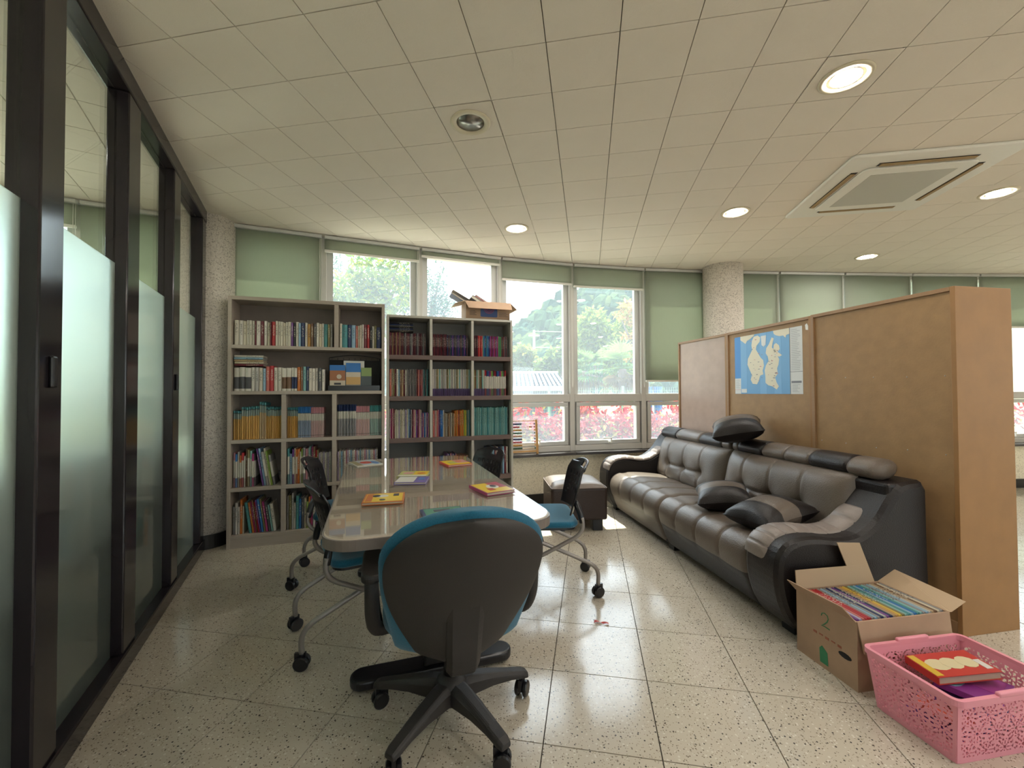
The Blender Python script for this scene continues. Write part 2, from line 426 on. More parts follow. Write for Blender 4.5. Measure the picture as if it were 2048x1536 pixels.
# ---- curved window wall
low = MB(); led = MB(); base = MB(); head = MB()
def offs(pts, d):
    out = []
    for i, p in enumerate(pts):
        a = V(pts[max(i - 1, 0)]); b = V(pts[min(i + 1, len(pts) - 1)]); t = (b - a).normalized()
        out.append((p[0] - t.y * d, p[1] + t.x * d))
    return out
def ribbon(m, pts, d0, d1, z0, z1):
    a = offs(pts, d0); b = offs(pts, d1)
    for i in range(len(pts) - 1): m.prism([a[i], a[i + 1], b[i + 1], b[i]], z0, z1)
ribbon(low, FP, -.02, .16, -.2, .53); ribbon(led, FP, -.13, .10, .53, .56); ribbon(base, FP, -.034, -.0201, 0, .11); ribbon(head, FP, -.015, .12, 2.62, 2.9)
o = struct(low.build('wall_front', M['lowwall'])); tag(o, 'low speckled cream wall under the curved windows', 'wall')
tag(struct(led.build('trim_1', M['ledge'], bevel=.004)), 'dark stone ledge under the curved windows', 'ledge')
tag(struct(base.build('baseboard_front', M['black'])), 'black baseboard below the window wall', 'baseboard')
tag(struct(head.build('trim_2', M['alu2'])), 'grey header strip above the curved windows', 'trim')
ZB = {0: 1.2, 1: 1.0, 2: 2.48, 3: .9, 4: .95, 5: 2.545, 6: 2.60, 7: 2.45, 8: 2.43, 9: 1.36, 10: .62, 11: .62, 12: .62, 13: .62, 14: 2.02, 15: .9, 16: .9}
BL = {2: 'drawn part way up behind the glass partition', 3: 'pulled down behind the speckled column by the glass partition', 4: 'pulled down above the pale oak bookcase beside the column',
      5: 'rolled nearly up above the leafy tree', 6: 'rolled up above the carton on the bookcase', 7: 'rolled part way up above the abacus',
      8: 'rolled part way up above the view of the hill', 9: 'pulled low beside the far end of the sofa', 10: 'pulled down just past the speckled column',
      11: 'pulled down above the poster board', 12: 'pulled down above the wide tan cabinet back', 13: 'pulled down above the far corner of the tan cabinet', 14: 'rolled half up beyond the tan cabinet'}
for i in range(len(FP) - 1):
    A, B = V(FP[i]), V(FP[i + 1]); L = (B - A).length; an = math.atan2(B.y - A.y, B.x - A.x)
    if i == 3: A = V(FP[3]);
    wdw = thing('window_%d' % (i + 1), 'aluminium framed window bay %d of the curved wall' % (i + 1), 'window', (A.x, A.y, 0), an, kind='structure')
    m = MB(); m.box(-.028, .028, -.02, .09, .56, 2.62); m.build('mullion', M['alu2'], wdw, bevel=.004)
    m = MB(); m.box(.028, .085, .03, .075, .62, 2.62); m.build('reveal', M['alu'], wdw)
    m = MB(); m.box(L - .085, L - .028, .03, .075, .62, 2.62); m.build('reveal', M['alu'], wdw)
    m = MB(); m.box(.028, L - .028, -.015, .09, 1.115, 1.205); m.build('transom', M['alu2'], wdw, bevel=.006)
    m = MB(); m.box(.028, L - .028, -.015, .09, .56, .625); m.build('bottom_rail', M['alu2'], wdw, bevel=.006)
    MB().box(.085, L - .085, .05, .056, 1.205, 2.62).build('pane', M['glass'], wdw)
    x0, x1, z0, z1 = .05, L - .05, .63, 1.11
    m = MB(); t = .045
    m.box(x0, x1, -.012, .05, z0, z0 + t).box(x0, x1, -.012, .05, z1 - t, z1).box(x0, x0 + t, -.012, .05, z0 + t, z1 - t).box(x1 - t, x1, -.012, .05, z0 + t, z1 - t)
    sash = m.build('sash', M['alu'], wdw, bevel=.005)
    MB().box(x0 + t, x1 - t, .02, .026, z0 + t, z1 - t).build('pane', M['glass'], sash)
    m = MB(); cx = L / 2; m.box(cx - .012, cx + .03, -.03, -.012, z0 + .004, z0 + .03).box(cx + .005, cx + .02, -.055, -.03, z0 + .01, z0 + .07).box(cx - .09, cx + .02, -.058, -.045, z0 + .06, z0 + .075)
    m.build('handle', M['white'], sash, bevel=.003)
    if i not in (0, 1, 15, 16):
        z = ZB[i]; bl = thing('roller_blind', 'pale green roller blind ' + BL[i], 'blind', (A.x, A.y, 0), an, group='roller blinds along the curved windows')
        xa, xb = .012, L - .012
        if i == 9: xb = L - .06
        fab = MB()
        fab.grid(lambda u, v_: (lerp(xa, xb, u), -.055 + .006 * math.sin(u * 9 + i) * (1 - v_) * min(1, (2.6 - z)), lerp(z, 2.645, v_)), 14, 6)
        fab.build('fabric', M['blind'], bl, smooth=True, solid=.0015)
        MB().box(xa, xb, -.085, -.025, 2.645, 2.675).build('head_rail', M['alu'], bl, bevel=.004)
        MB().box(xa, xb, -.066, -.044, z - .018, z + .004).build('bottom_bar', M['white'], bl, bevel=.004)
        zc = min(z - .02, 1.3) if z < 2.2 else 1.28
        zc = max(zc, 1.0)
        MB().tube([(xb - .015, -.07, 2.64), (xb - .013, -.07, zc + .04), (xb - .008, -.07, zc), (xb - .002, -.07, zc + .04), (xb - .002, -.07, 2.64)], .0022, 5).build('cord', M['white'], bl)

# ---- round columns
for (x, y), lab in (((-2.56, 3.54), 'round speckled column at the end of the glass partition'), ((2.47, 4.95), 'round speckled column rising behind the hardboard cabinets')):
    c = tag(thing('column', lab, 'column', (x, y, 0)), kind='structure')
    m = MB().lathe([(.215, .105), (.215, CZ)], 40); m.build('shaft', M['column'], c, smooth=True)
    MB().lathe([(.222, 0), (.222, .11)], 40).build('base_band', M['black'], c, smooth=False)

# ---- dark framed glass partition
LP = 4.05
part = thing('wall_left', 'dark framed glass partition with frosted film on its lower panes', 'partition', (PE.x, PE.y, 0), PANG, kind='structure')
M['frost'] = None
def frost():
    m, n, l, out = newmat('frosted_film_glass')
    tl = n.new('ShaderNodeBsdfTranslucent'); tl.inputs[0].default_value = (.86, .95, .90, 1)
    tr = n.new('ShaderNodeBsdfTransparent'); tr.inputs[0].default_value = (.8, .9, .85, 1)
    df = n.new('ShaderNodeBsdfDiffuse'); df.inputs[0].default_value = (.62, .70, .66, 1)
    rf = n.new('ShaderNodeBsdfRefraction'); rf.inputs['Color'].default_value = (.86, .95, .90, 1); rf.inputs['Roughness'].default_value = .32; rf.inputs['IOR'].default_value = 1.45
    m0 = n.new('ShaderNodeMixShader'); m0.inputs[0].default_value = .82; l.new(tl.outputs[0], m0.inputs[1]); l.new(rf.outputs[0], m0.inputs[2])
    m1 = n.new('ShaderNodeMixShader'); m1.inputs[0].default_value = .03; l.new(m0.outputs[0], m1.inputs[1]); l.new(tr.outputs[0], m1.inputs[2])
    m2 = n.new('ShaderNodeMixShader'); m2.inputs[0].default_value = .08; l.new(m1.outputs[0], m2.inputs[1]); l.new(df.outputs[0], m2.inputs[2])
    gl = n.new('ShaderNodeBsdfGlossy'); gl.inputs['Roughness'].default_value = .04
    lw = n.new('ShaderNodeLayerWeight'); pw = n.new('ShaderNodeMath'); pw.operation = 'POWER'; pw.inputs[1].default_value = 4
    ml = n.new('ShaderNodeMath'); ml.operation = 'MULTIPLY_ADD'; ml.inputs[1].default_value = .9; ml.inputs[2].default_value = .05
    l.new(lw.outputs['Facing'], pw.inputs[0]); l.new(pw.outputs[0], ml.inputs[0])
    mx = n.new('ShaderNodeMixShader'); l.new(ml.outputs[0], mx.inputs[0]); l.new(m2.outputs[0], mx.inputs[1]); l.new(gl.outputs[0], mx.inputs[2])
    l.new(mx.outputs[0], out.inputs[0]); return m
M['frost'] = frost()
MB().box(0, LP, -.045, .045, 2.59, 2.69).build('top_rail', M['dframe'], part, bevel=.006)
MB().box(0, LP, -.045, .05, 0, .085).build('bottom_rail', M['dframe'], part, bevel=.006)
ms = [(.0, .12), (.765, .905), (1.495, 1.645), (2.20, 2.34), (2.91, 3.05), (3.62, 3.76)]
for k, (a, b) in enumerate(ms):
    m = MB(); m.box(a, b, -.04, .04, .085, 2.59); m.build('mullion', M['dframe'], part, bevel=.006)
    if k: MB().box(a - .022, a, -.03, .012, .085, 2.59).build('stile', M['dframe'], part, bevel=.003)
    a1 = ms[k + 1][0] - .022 if k + 1 < len(ms) else LP
    g = MB().box(b, a1, -.012, -.004, 1.81, 2.59).build('clear_pane', M['pglass'], part)
    g = MB().box(b, a1, -.012, -.004, .085, 1.81).build('frosted_pane', M['frost'], part); g['label'] = 'frosted film lower pane'
    if k in (1, 3): 
        MB().box((a + b) / 2 - .015, (a + b) / 2 + .015, .04, .052, 1.25, 1.35).build('handle', M['pblack'], part, bevel=.006)

sb = thing('added_cupboard', 'long dark cupboard blurred behind the frosted glass partition', 'cupboard', (PE.x, PE.y, 0), PANG)  # cupboard added on a guess, to darken the lower frosted panes
MB().box(.35, 3.4, -.62, -.17, .04, .92).build('body', flat('added_cupboard_dark', (.03, .035, .035)), sb, bevel=.006)
MB().box(.33, 3.42, -.64, -.15, .92, .95).build('top', flat('added_cupboard_top', (.05, .055, .06)), sb, bevel=.004)
for k in range(4): MB().box(.40 + .75 * k, 1.06 + .75 * k, -.165, -.155, .09, .88).build('door', flat('added_cupboard_door', (.04, .045, .045)), sb, bevel=.003)
# ---- the rest of the room, behind the camera
def wall_open(name, p, q, openings, label, wn0):
    p, q = V(p), V(q); L = (q - p).length; an = math.atan2(q.y - p.y, q.x - p.x)
    wl_ = thing(name, label, 'wall', (p.x, p.y, 0), an, kind='structure')
    m = MB(); x = 0
    for a, b, z0, z1 in openings:
        m.box(x, a, 0, .15, 0, 2.9).box(a, b, 0, .15, 0, z0).box(a, b, 0, .15, z1, 2.9); x = b
    m.box(x, L, 0, .15, 0, 2.9); m.build('wall_body', M['plaster'], wl_)
    for k, (a, b, z0, z1) in enumerate(openings):  # unseen windows, put in and sized to let sky light enter
        wd = thing('window_%d' % (wn0 + k), 'plain glazed opening in the ' + label, 'window', (p.x, p.y, 0), an, group='windows of the ' + label, kind='structure')
        f = MB(); t = .05
        f.box(a, b, .04, .1, z0, z0 + t).box(a, b, .04, .1, z1 - t, z1).box(a, a + t, .04, .1, z0 + t, z1 - t).box(b - t, b, .04, .1, z0 + t, z1 - t).box((a + b) / 2 - t / 2, (a + b) / 2 + t / 2, .04, .1, z0 + t, z1 - t)
        f.build('frame', M['alu2'], wd)
        MB().box(a + t, b - t, .06, .066, z0 + t, z1 - t).build('pane', M['glass'], wd)
wall_open('wall_right', (8.2, 5.4), (8.2, -4), [(5.0, 7.4, .6, 2.2)], 'side wall of the room', 20)
wall_open('wall_back', (8.2, -4), (-.69, -4), [(1.2, 3.2, .8, 2.2), (5.2, 7.2, .8, 2.2)], 'rear wall of the room', 24)
wall_open('wall_hall', (-.69, -4), (-.69, -.15), [], 'short plain wall behind the glass partition', 30)
wall_open('wall_side', (-.69, -.3), (-5.3, -.3), [], 'plain wall of the room behind the frosted glass', 31)
wall_open('wall_end', (-5.3, -.3), (-5.3, 1.72), [], 'end wall of the room behind the frosted glass', 32)

# ---- ceiling downlights and cassette air conditioner
M['lamp'] = emit('downlight_glow', (1.0, .95, .88), 46); M['trimring'] = P('downlight_ring', (.70, .62, .46), .4); M['cup'] = P('reflector_cup', (.30, .29, .27), .25, metal=.8)
LN = {(4.5, 1.5): 'large lit round downlight a few tiles from the air conditioner', (4.5, 6.5): 'lit round downlight just off the corner of the air conditioner',
      (-1.5, 6.5): 'lit round downlight above the brown-shelved bookcase', (10.5, 6.5): 'lit round downlight beyond the air conditioner', (10.5, 11.5): 'lit round downlight close to the closed blinds'}
for c, r in LIT + OFF:
    x, y = WC(c, r); on = (c, r) in LIT
    d = thing('downlight', LN.get((c, r), 'lit round downlight over the open floor behind the sofa') if on else 'unlit round downlight showing its bulbs above the meeting table', 'ceiling light', (x, y, CZ), 0, 'recessed ceiling downlights')
    MB().lathe([(.074, .006), (.078, -.006), (.10, -.008), (.108, -.004), (.108, 0)], 32).build('ring', M['trimring'], d, smooth=True)
    MB().lathe([(.074, -.002), (.070, .05), (.045, .095), (.002, .10)], 32).build('reflector', M['cup'] if not on else M['trimring'], d, smooth=True)
    if on: MB().lathe([(.002, -.012), (.05, -.008), (.072, .004), (.0721, .006)], 28).build('lamp', M['lamp'], d, smooth=True)
    else:
        MB().tube([(.0, -.03, .09), (0, -.03, .03), (0, -.02, .02), (0, .0, .02), (0, .01, .03), (0, .01, .09)], .011, 8).build('bulb', M['white'], d, smooth=True)
        MB().tube([(.03, -.02, .09), (.03, -.02, .035), (.03, 0, .028), (.03, .02, .035), (.03, .02, .09)], .010, 8).build('bulb', M['white'], d, smooth=True)
        MB().box(-.012, .045, -.04, .03, .075, .098).build('socket', M['white'], d)
for x, y in BEY_FILL:  # downlights added to brighten the room seen through the partition
    d = thing('downlight', 'lit round downlight in the room behind the glass partition', 'ceiling light', (x, y, CZ), 0, 'recessed ceiling downlights')
    MB().lathe([(.074, -.001), (.078, -.010), (.10, -.012), (.108, -.006), (.108, 0)], 32).build('ring', M['trimring'], d, smooth=True)
    MB().lathe([(.002, -.016), (.05, -.012), (.074, -.001), (.0741, -.0005)], 28).build('lamp', M['lamp'], d, smooth=True)
x, y = WC(7.5, 5.5)
ac = thing('air_conditioner', 'square white four-way cassette air conditioner set in the tiled ceiling', 'air conditioner', (x, y, CZ), CA)
m = MB(); h = .47
m.prism(rrect(-h, h, -h, h, .03), -.022, 0); m.build('panel', M['white'], ac, bevel=.01, seg=3)
M['acslot'] = P('air_slot', (.33, .22, .10), .6); M['acdark'] = P('slot_shadow', (.03, .028, .03), .6)
for k in range(4):
    Mk = Matrix.Rotation(k * math.pi / 2, 4, 'Z')
    MB().box(-.27, .27, .335, .375, -.0235, -.021, M=Mk).build('air_slot', M['acdark'], ac)
    MB().box(-.26, .26, .345, .372, -.032, -.024, M=Mk @ Matrix.Rotation(R(0), 4, 'X')).build('louver', M['acslot'], ac, bevel=.003)
m = MB(); m.prism(rrect(-.325, .325, -.325, .325, .05), -.036, -.021); inner = m.build('grille_frame', M['white'], ac, bevel=.008, seg=3)
def grille():
    m, n, l, out = newmat('perforated_grille'); b = n.new('ShaderNodeBsdfPrincipled'); l.new(b.outputs[0], out.inputs[0])
    tc = n.new('ShaderNodeTexCoord'); vo = n.new('ShaderNodeTexVoronoi'); vo.inputs['Scale'].default_value = 95; vo.inputs['Randomness'].default_value = 0; l.new(tc.outputs['Object'], vo.inputs['Vector'])
    a = n.new('ShaderNodeMath'); a.operation = 'LESS_THAN'; a.inputs[1].default_value = .36; l.new(vo.outputs['Distance'], a.inputs[0])
    mx = n.new('ShaderNodeMix'); mx.data_type = 'RGBA'; mx.inputs[6].default_value = (.5, .49, .44, 1); mx.inputs[7].default_value = (.16, .155, .145, 1)
    l.new(a.outputs[0], mx.inputs[0]); l.new(mx.outputs[2], b.inputs['Base Color']); return m
MB().box(-.245, .245, -.245, .245, -.0375, -.035).build('grille', grille(), inner)
# ================================================================ BOOKCASES
def bookcase(name, label, A, B, H, D, side, shelf_z, shelf_t, dividers, mv, mh, mb_, top_t, plinth):
    A, B = V(A), V(B); L = (B - A).length; an = math.atan2(B.y - A.y, B.x - A.x)
    t = thing(name, label, 'bookcase', (A.x, A.y, 0), an)
    MB().box(0, side, 0, D, 0, H).build('side_panel', mv, t, bevel=.002)
    MB().box(L - side, L, 0, D, 0, H).build('side_panel', mv, t, bevel=.002)
    MB().box(side, L - side, 0, D, H - top_t, H).build('top_panel', mv, t, bevel=.002)
    MB().box(side, L - side, D - .012, D - .004, 0, H - top_t).build('back_panel', mb_, t)
    for k, z in enumerate(shelf_z):
        MB().box(side, L - side, 0.002, D - .012, z - shelf_t, z).build('shelf', mh, t, bevel=.002)
    if plinth: MB().box(side, L - side, .004, .022, 0, shelf_z[0] - shelf_t).build('plinth', mh, t)
    zs = list(shelf_z) + [H - top_t + shelf_t]
    for k, ds in enumerate(dividers):
        for x, w_ in ds: MB().box(x - w_ / 2, x + w_ / 2, .004, D - .012, zs[k], zs[k + 1] - shelf_t).build('divider', mv, t, bevel=.002)
    return t, L, an
Z1 = [.10, .475, .857, 1.248, 1.62]
BC1, L1, AN1 = bookcase('bookcase', 'tall pale oak bookcase beside the speckled column', (-2.257, 3.368), (-1.12, 3.74), 2.012, .24, .026, Z1, .028,
    [[(.40, .035), (.785, .035)], [(.40, .035), (.785, .035)], [(.40, .035), (.785, .035)], [], [(.80, .035)]], M['oak'], M['oak'], M['oakback'], .03, True)
Z2 = [.07, .445, .82, 1.197, 1.568]
BC2, L2, AN2 = bookcase('bookcase', 'brown-shelved grey bookcase beside the window', (-1.108, 3.757), (.008, 4.105), 1.926, .28, .02, Z2, .04,
    [[(.39, .024), (.775, .024)]] * 5, M['oak2'], M['brown'], M['greyback'], .022, True)

PAL = {'white': (.62, .58, .50), 'ivory': (.58, .52, .40), 'pale grey': (.45, .43, .40), 'grey': (.26, .25, .25), 'dark grey': (.07, .07, .075), 'black': (.012, .012, .015),
       'maroon': (.14, .018, .03), 'dark maroon': (.07, .018, .028), 'red': (.42, .022, .03), 'salmon': (.50, .14, .11), 'orange': (.55, .16, .03), 'ochre': (.52, .29, .075), 'yellow': (.62, .42, .05),
       'olive': (.22, .19, .08), 'green': (.07, .24, .10), 'lime': (.30, .45, .08), 'teal': (.06, .25, .26), 'pale teal': (.22, .42, .40), 'blue': (.03, .16, .42), 'pale blue': (.25, .40, .52), 'navy': (.015, .03, .10),
       'purple': (.16, .05, .24), 'lilac': (.42, .36, .50), 'pink': (.55, .25, .28), 'magenta': (.40, .04, .18), 'brown': (.16, .085, .045), 'tan': (.42, .30, .17)}
def bookmat(kind, joined=False):
    m, n, l, out = newmat('book_cover_' + kind); b = n.new('ShaderNodeBsdfPrincipled'); l.new(b.outputs[0], out.inputs[0]); b.inputs['Roughness'].default_value = .42
    tc = n.new('ShaderNodeTexCoord'); sp_ = n.new('ShaderNodeSeparateXYZ'); l.new(tc.outputs['UV'], sp_.inputs[0])
    if joined:
        oi = n.new('ShaderNodeAttribute'); oi.attribute_name = 'bcol'; RND = oi.outputs['Alpha']
    else:
        oi = n.new('ShaderNodeObjectInfo'); RND = oi.outputs['Random']
    C = oi.outputs['Color']; z = sp_.outputs['Y']
    def mth(op, a, b_=None):
        q = n.new('ShaderNodeMath'); q.operation = op
        for i_, x in enumerate((a, b_)):
            if x is None: continue
            if isinstance(x, (int, float)): q.inputs[i_].default_value = x
            else: l.new(x, q.inputs[i_])
        return q.outputs[0]
    def mix(f, a, b_):
        q = n.new('ShaderNodeMix'); q.data_type = 'RGBA'
        for i_, x in ((0, f), (6, a), (7, b_)):
            if isinstance(x, (int, float)): q.inputs[i_].default_value = x
            elif isinstance(x, tuple): q.inputs[i_].default_value = x + (1,)
            else: l.new(x, q.inputs[i_])
        return q.outputs[2]
    def band(lo, hi): return mth('MULTIPLY', mth('GREATER_THAN', z, lo), mth('LESS_THAN', z, hi))
    WH = (.60, .57, .50)
    if kind == 'plain':
        sep = n.new('ShaderNodeSeparateColor'); l.new(C, sep.inputs[0])
        lum = mth('GREATER_THAN', sep.outputs[1], .22)
        ink = mix(lum, (.62, .58, .48), (.06, .055, .06))
        mp = n.new('ShaderNodeMapping'); mp.inputs['Scale'].default_value = (2.5, 26, 1); l.new(tc.outputs['UV'], mp.inputs[0])
        ad = n.new('ShaderNodeVectorMath'); ad.operation = 'ADD'; l.new(mp.outputs[0], ad.inputs[0])
        cb = n.new('ShaderNodeCombineXYZ'); l.new(mth('MULTIPLY', RND, 90), cb.inputs[1]); l.new(cb.outputs[0], ad.inputs[1])
        nz = n.new('ShaderNodeTexNoise'); nz.inputs['Scale'].default_value = 1; l.new(ad.outputs[0], nz.inputs['Vector'])
        txt = mth('MULTIPLY', mth('GREATER_THAN', nz.outputs[0], .52), band(.42, .86))
        xm = mth('MULTIPLY', mth('GREATER_THAN', sp_.outputs['X'], .25), mth('LESS_THAN', sp_.outputs['X'], .75))
        c = mix(mth('MULTIPLY', mth('MULTIPLY', txt, xm), .65), C, ink)
    elif kind == 'series':
        c = mix(band(.0, .555), mix(band(.555, .79), mix(band(.79, .805), C, (.05, .04, .05)), WH), mix(.45, C, WH))
        c = mix(band(.06, .075), c, (.12, .11, .10))
    elif kind == 'capped':
        c = mix(mth('GREATER_THAN', z, .93), mix(mth('GREATER_THAN', z, .72), C, (.22, .28, .26)), (.05, .22, .24))
        c = mix(band(.905, .93), c, (.02, .03, .03))
    elif kind == 'halves':
        c = mix(mth('GREATER_THAN', z, .60), C, WH); c = mix(mth('LESS_THAN', z, .10), c, WH)
    elif kind == 'tipped':
        c = mix(mth('GREATER_THAN', z, .78), mix(mth('LESS_THAN', z, .28), WH, mix(.5, C, (.15, .13, .13))), C)
    elif kind == 'footed':
        c = mix(mth('LESS_THAN', z, .27), C, (.10, .07, .16)); c = mix(band(.74, .76), c, (.5, .45, .4))
    l.new(c, b.inputs['Base Color']); return m
PAGES = P('paper_pages', (.55, .50, .40), .9)
BOOKME = {}
def bookmesh(kind):
    if kind in BOOKME: return BOOKME[kind]
    m = MB()
    prof = [(0, .06), (.18, .018), (.5, 0), (.82, .018), (1, .06)]
    n = len(prof)
    out = prof + [(1, 1), (.86, 1), (.86, .08), (.14, .08), (.14, 1), (0, 1)]
    nn = len(out); v = [(x, y, 0) for x, y in out] + [(x, y, 1) for x, y in out]
    f = [(i, (i + 1) % nn, nn + (i + 1) % nn, nn + i) for i in range(nn)]
    caps = [(0, 1, 2, 3, 4, 7, 8), (4, 5, 6, 7), (0, 8, 9, 10)]
    f += [c[::-1] for c in caps] + [tuple(i + nn for i in c) for c in caps]
    m.add(v, f, 0); m.box(.14, .86, .08, .97, .02, .98, 1)
    me = m.mesh('book', [bookmat(kind), PAGES]); uv = me.uv_layers.new(name='UVMap')
    for lp in me.loops: q = m.v[lp.vertex_index]; uv.data[lp.index].uv = (q[0], q[2])
    BOOKME[kind] = me; return me
BOOKS = []
def add_book(Mx, scale, color, kind, label, group): BOOKS.append((Mx, scale, color, kind, label, group))
def finish_books(limit=292):
    scored = []
    for b in BOOKS:
        Mx, s, color, kind, label, group = b
        p = [proj(Mx @ V((x * s[0], 0, z * s[2]))) for x, z in ((0, .5), (1, .5), (.5, 0), (.5, 1))]
        if any(q is None for q in p): scored.append((0, b)); continue
        area = math.hypot(p[0][0] - p[1][0], p[0][1] - p[1][1]) * math.hypot(p[2][0] - p[3][0], p[2][1] - p[3][1])
        scored.append((area, b))
    scored.sort(key=lambda t: -t[0])
    for a, (Mx, s, color, kind, label, group) in scored[:limit]:
        o = bpy.data.objects.new('book', bookmesh(kind)); COL.objects.link(o)
        o.location = Mx.to_translation(); o.rotation_euler = Mx.to_euler(); o.scale = s; o.color = color
        tag(o, label, 'book', group)
    rest = scored[limit:]
    if not rest: return
    kinds = sorted({b[1][3] for b in rest}); vs_, fs_, ms_, cols_, uvs_ = [], [], [], [], []
    for a, (Mx, s, color, kind, label, group) in rest:
        me = bookmesh(kind); base = len(vs_); rv = random.random()
        for v_ in me.vertices:
            c = v_.co; vs_.append(tuple(Mx @ V((c.x * s[0], c.y * s[1], c.z * s[2])))); cols_.append((color[0], color[1], color[2], rv)); uvs_.append((c.x, c.z))
        for pl in me.polygons: fs_.append(tuple(base + i for i in pl.vertices)); ms_.append(len(kinds) if pl.material_index else kinds.index(kind))
    me = bpy.data.meshes.new('slim_books'); me.from_pydata(vs_, [], fs_)
    for k in kinds: me.materials.append(bookmat(k, True))
    me.materials.append(PAGES); me.polygons.foreach_set('material_index', ms_)
    at_ = me.attributes.new('bcol', 'FLOAT_COLOR', 'POINT'); at_.data.foreach_set('color', [x for c in cols_ for x in c])
    uv = me.uv_layers.new(name='UVMap')
    for lp in me.loops: uv.data[lp.index].uv = uvs_[lp.vertex_index]
    me.update(); o = bpy.data.objects.new('slim_books', me); COL.objects.link(o)
    tag(o, 'remaining thin books packed between the larger ones on both bookcases', 'books', kind='stuff')
def put_book(BC, an, x, y, z, t, d, h, col, kind, label, group, tilt=0, jit=.12, name='book'):
    c = PAL[col]; k = 1 + random.uniform(-jit, jit)
    add_book(Matrix.Translation(BC.location) @ Matrix.Rotation(an, 4, 'Z') @ Matrix.Translation((x, y, z)) @ Matrix.Rotation(tilt, 4, 'Y'), (t, d, h),
             (c[0] * k, c[1] * k, c[2] * k * random.uniform(.95, 1.05), 1), kind, label, group)
ROWN = ['bottom shelf', 'second lowest shelf', 'middle shelf', 'second highest shelf', 'top shelf']
def fill(unit, row, cell, x0, x1, specs, tilt=None, y=.03, fit=True, depth=.17):
    """specs: (count, colours, thickness, height, kind, adjective)"""
    BC, an, zs, un, cells = (BC1, AN1, Z1, 'pale oak bookcase', ['column-side', 'middle', 'inner-side']) if unit == 1 else (BC2, AN2, Z2, 'brown-shelved bookcase', ['inner-side', 'middle', 'window-side'])
    items = []
    for n, cols, t, h, kind, adj in specs:
        cols = cols if isinstance(cols, list) else [cols]
        for i in range(n): items.append((cols[i % len(cols)], t * random.uniform(.85, 1.15), h * random.uniform(.975, 1.02) if kind not in ('series', 'footed') else h, kind, adj))
    tot = sum(i[1] + .0006 for i in items); k = (x1 - x0 - .004) / tot if (fit or tot > x1 - x0 - .004) else 1.0
    x = x0 + .002
    for j, (c, t, h, kind, adj) in enumerate(items):
        t *= k; th = tilt(j, len(items)) if tilt else 0
        if th and not (tilt(j - 1, len(items)) if j else th): x += h * math.sin(-th) + .002
        if x + t > x1 + .001 and not fit: break
        lab = '%s %s book, %s compartment, %s of %s' % (adj, c, cells[cell], ROWN[row], un)
        zz = zs[row] + .0008 + (t * math.sin(th) if th > 0 else 0)
        put_book(BC, an, x, y + random.uniform(0, .012), zz, t, depth, h, c, kind, lab, 'books in %s compartment of %s, %s' % (cells[cell], ROWN[row], un), th)
        x += t * (1 if not th else 1 / math.cos(th)) + .0006
    return x
def stackflat(unit, row, x0, z, n, cols, w_, t, lab, grp, d=.17):
    BC, an = (BC1, AN1) if unit == 1 else (BC2, AN2)
    for i in range(n):
        dx = random.uniform(-.006, .006); c = PAL[cols[i % len(cols)]]
        add_book(Matrix.Translation(BC.location) @ Matrix.Rotation(an, 4, 'Z') @ Matrix.Translation((x0 + dx, .03 + random.uniform(0, .01), z + (i + 1) * (t + .0007))) @ Matrix.Rotation(math.pi / 2, 4, 'Y'),
                 (t, d, w_), (c[0], c[1], c[2], 1), 'plain', lab % cols[i % len(cols)], grp)
# --- pale bookcase, top shelf
S = []
for c, t, a in [('white', .022, 'thick'), ('white', .018, 'thick'), ('ivory', .016, 'plain')] + [('white', .014, 'slim')] * 3 + [('maroon', .006, 'very slim'), ('white', .022, 'thick'), ('maroon', .016, 'plain'), ('white', .013, 'slim'), ('ivory', .013, 'slim'), ('maroon', .005, 'very slim'), ('red', .02, 'thick')] + \
    [('white', .012, 'slim')] * 3 + [('ivory', .012, 'slim'), ('white', .014, 'slim'), ('white', .013, 'slim'), ('purple', .011, 'slim'), ('black', .012, 'slim'), ('white', .012, 'slim'), ('pale blue', .012, 'slim'), ('navy', .019, 'thick'), ('white', .011, 'slim'), ('ochre', .014, 'plain'), ('brown', .014, 'plain'), ('dark grey', .016, 'plain'), ('white', .014, 'slim'), ('ivory', .013, 'slim'), ('white', .009, 'slim'), ('teal', .018, 'thick'), ('olive', .012, 'slim'), ('pale grey', .010, 'slim')]:
    S.append((1, c, t, .205 if c in ('white', 'red') else .198, 'plain', a))
fill(1, 4, 0, .032, .78, S)
S = [(1, c, t, h, 'plain', 'plain') for c, t, h in [('white', .014, .205), ('teal', .03, .198), ('navy', .02, .20), ('pale blue', .028, .20), ('salmon', .014, .198), ('white', .012, .198), ('ivory', .013, .20), ('white', .012, .21), ('maroon', .017, .205), ('red', .013, .21), ('black', .018, .19), ('white', .013, .20), ('olive', .014, .20), ('navy', .026, .19)]]
fill(1, 4, 2, .82, 1.172, S)
# --- second highest shelf
S = [(3, 'dark grey', .030, .19, 'halves', 'thick two-tone'), (3, ['white', 'pale grey', 'ivory'], .019, .19, 'plain', 'plain'), (1, 'pale blue', .014, .19, 'plain', 'plain'), (1, 'salmon', .02, .205, 'plain', 'tall'), (1, 'red', .024, .205, 'plain', 'tall'),
     (2, 'white', .02, .195, 'plain', 'plain'), (2, 'brown', .025, .19, 'halves', 'thick two-tone'), (2, 'navy', .016, .195, 'halves', 'two-tone'), (1, 'orange', .017, .20, 'plain', 'plain'), (1, 'brown', .012, .20, 'plain', 'plain'), (1, 'pale teal', .014, .205, 'plain', 'plain'), (1, 'navy', .014, .205, 'plain', 'plain'),
     (3, 'white', .016, .19, 'plain', 'plain'), (1, 'dark grey', .018, .19, 'plain', 'plain'), (1, 'white', .014, .185, 'plain', 'plain')]
fill(1, 3, 0, .032, .715, S)
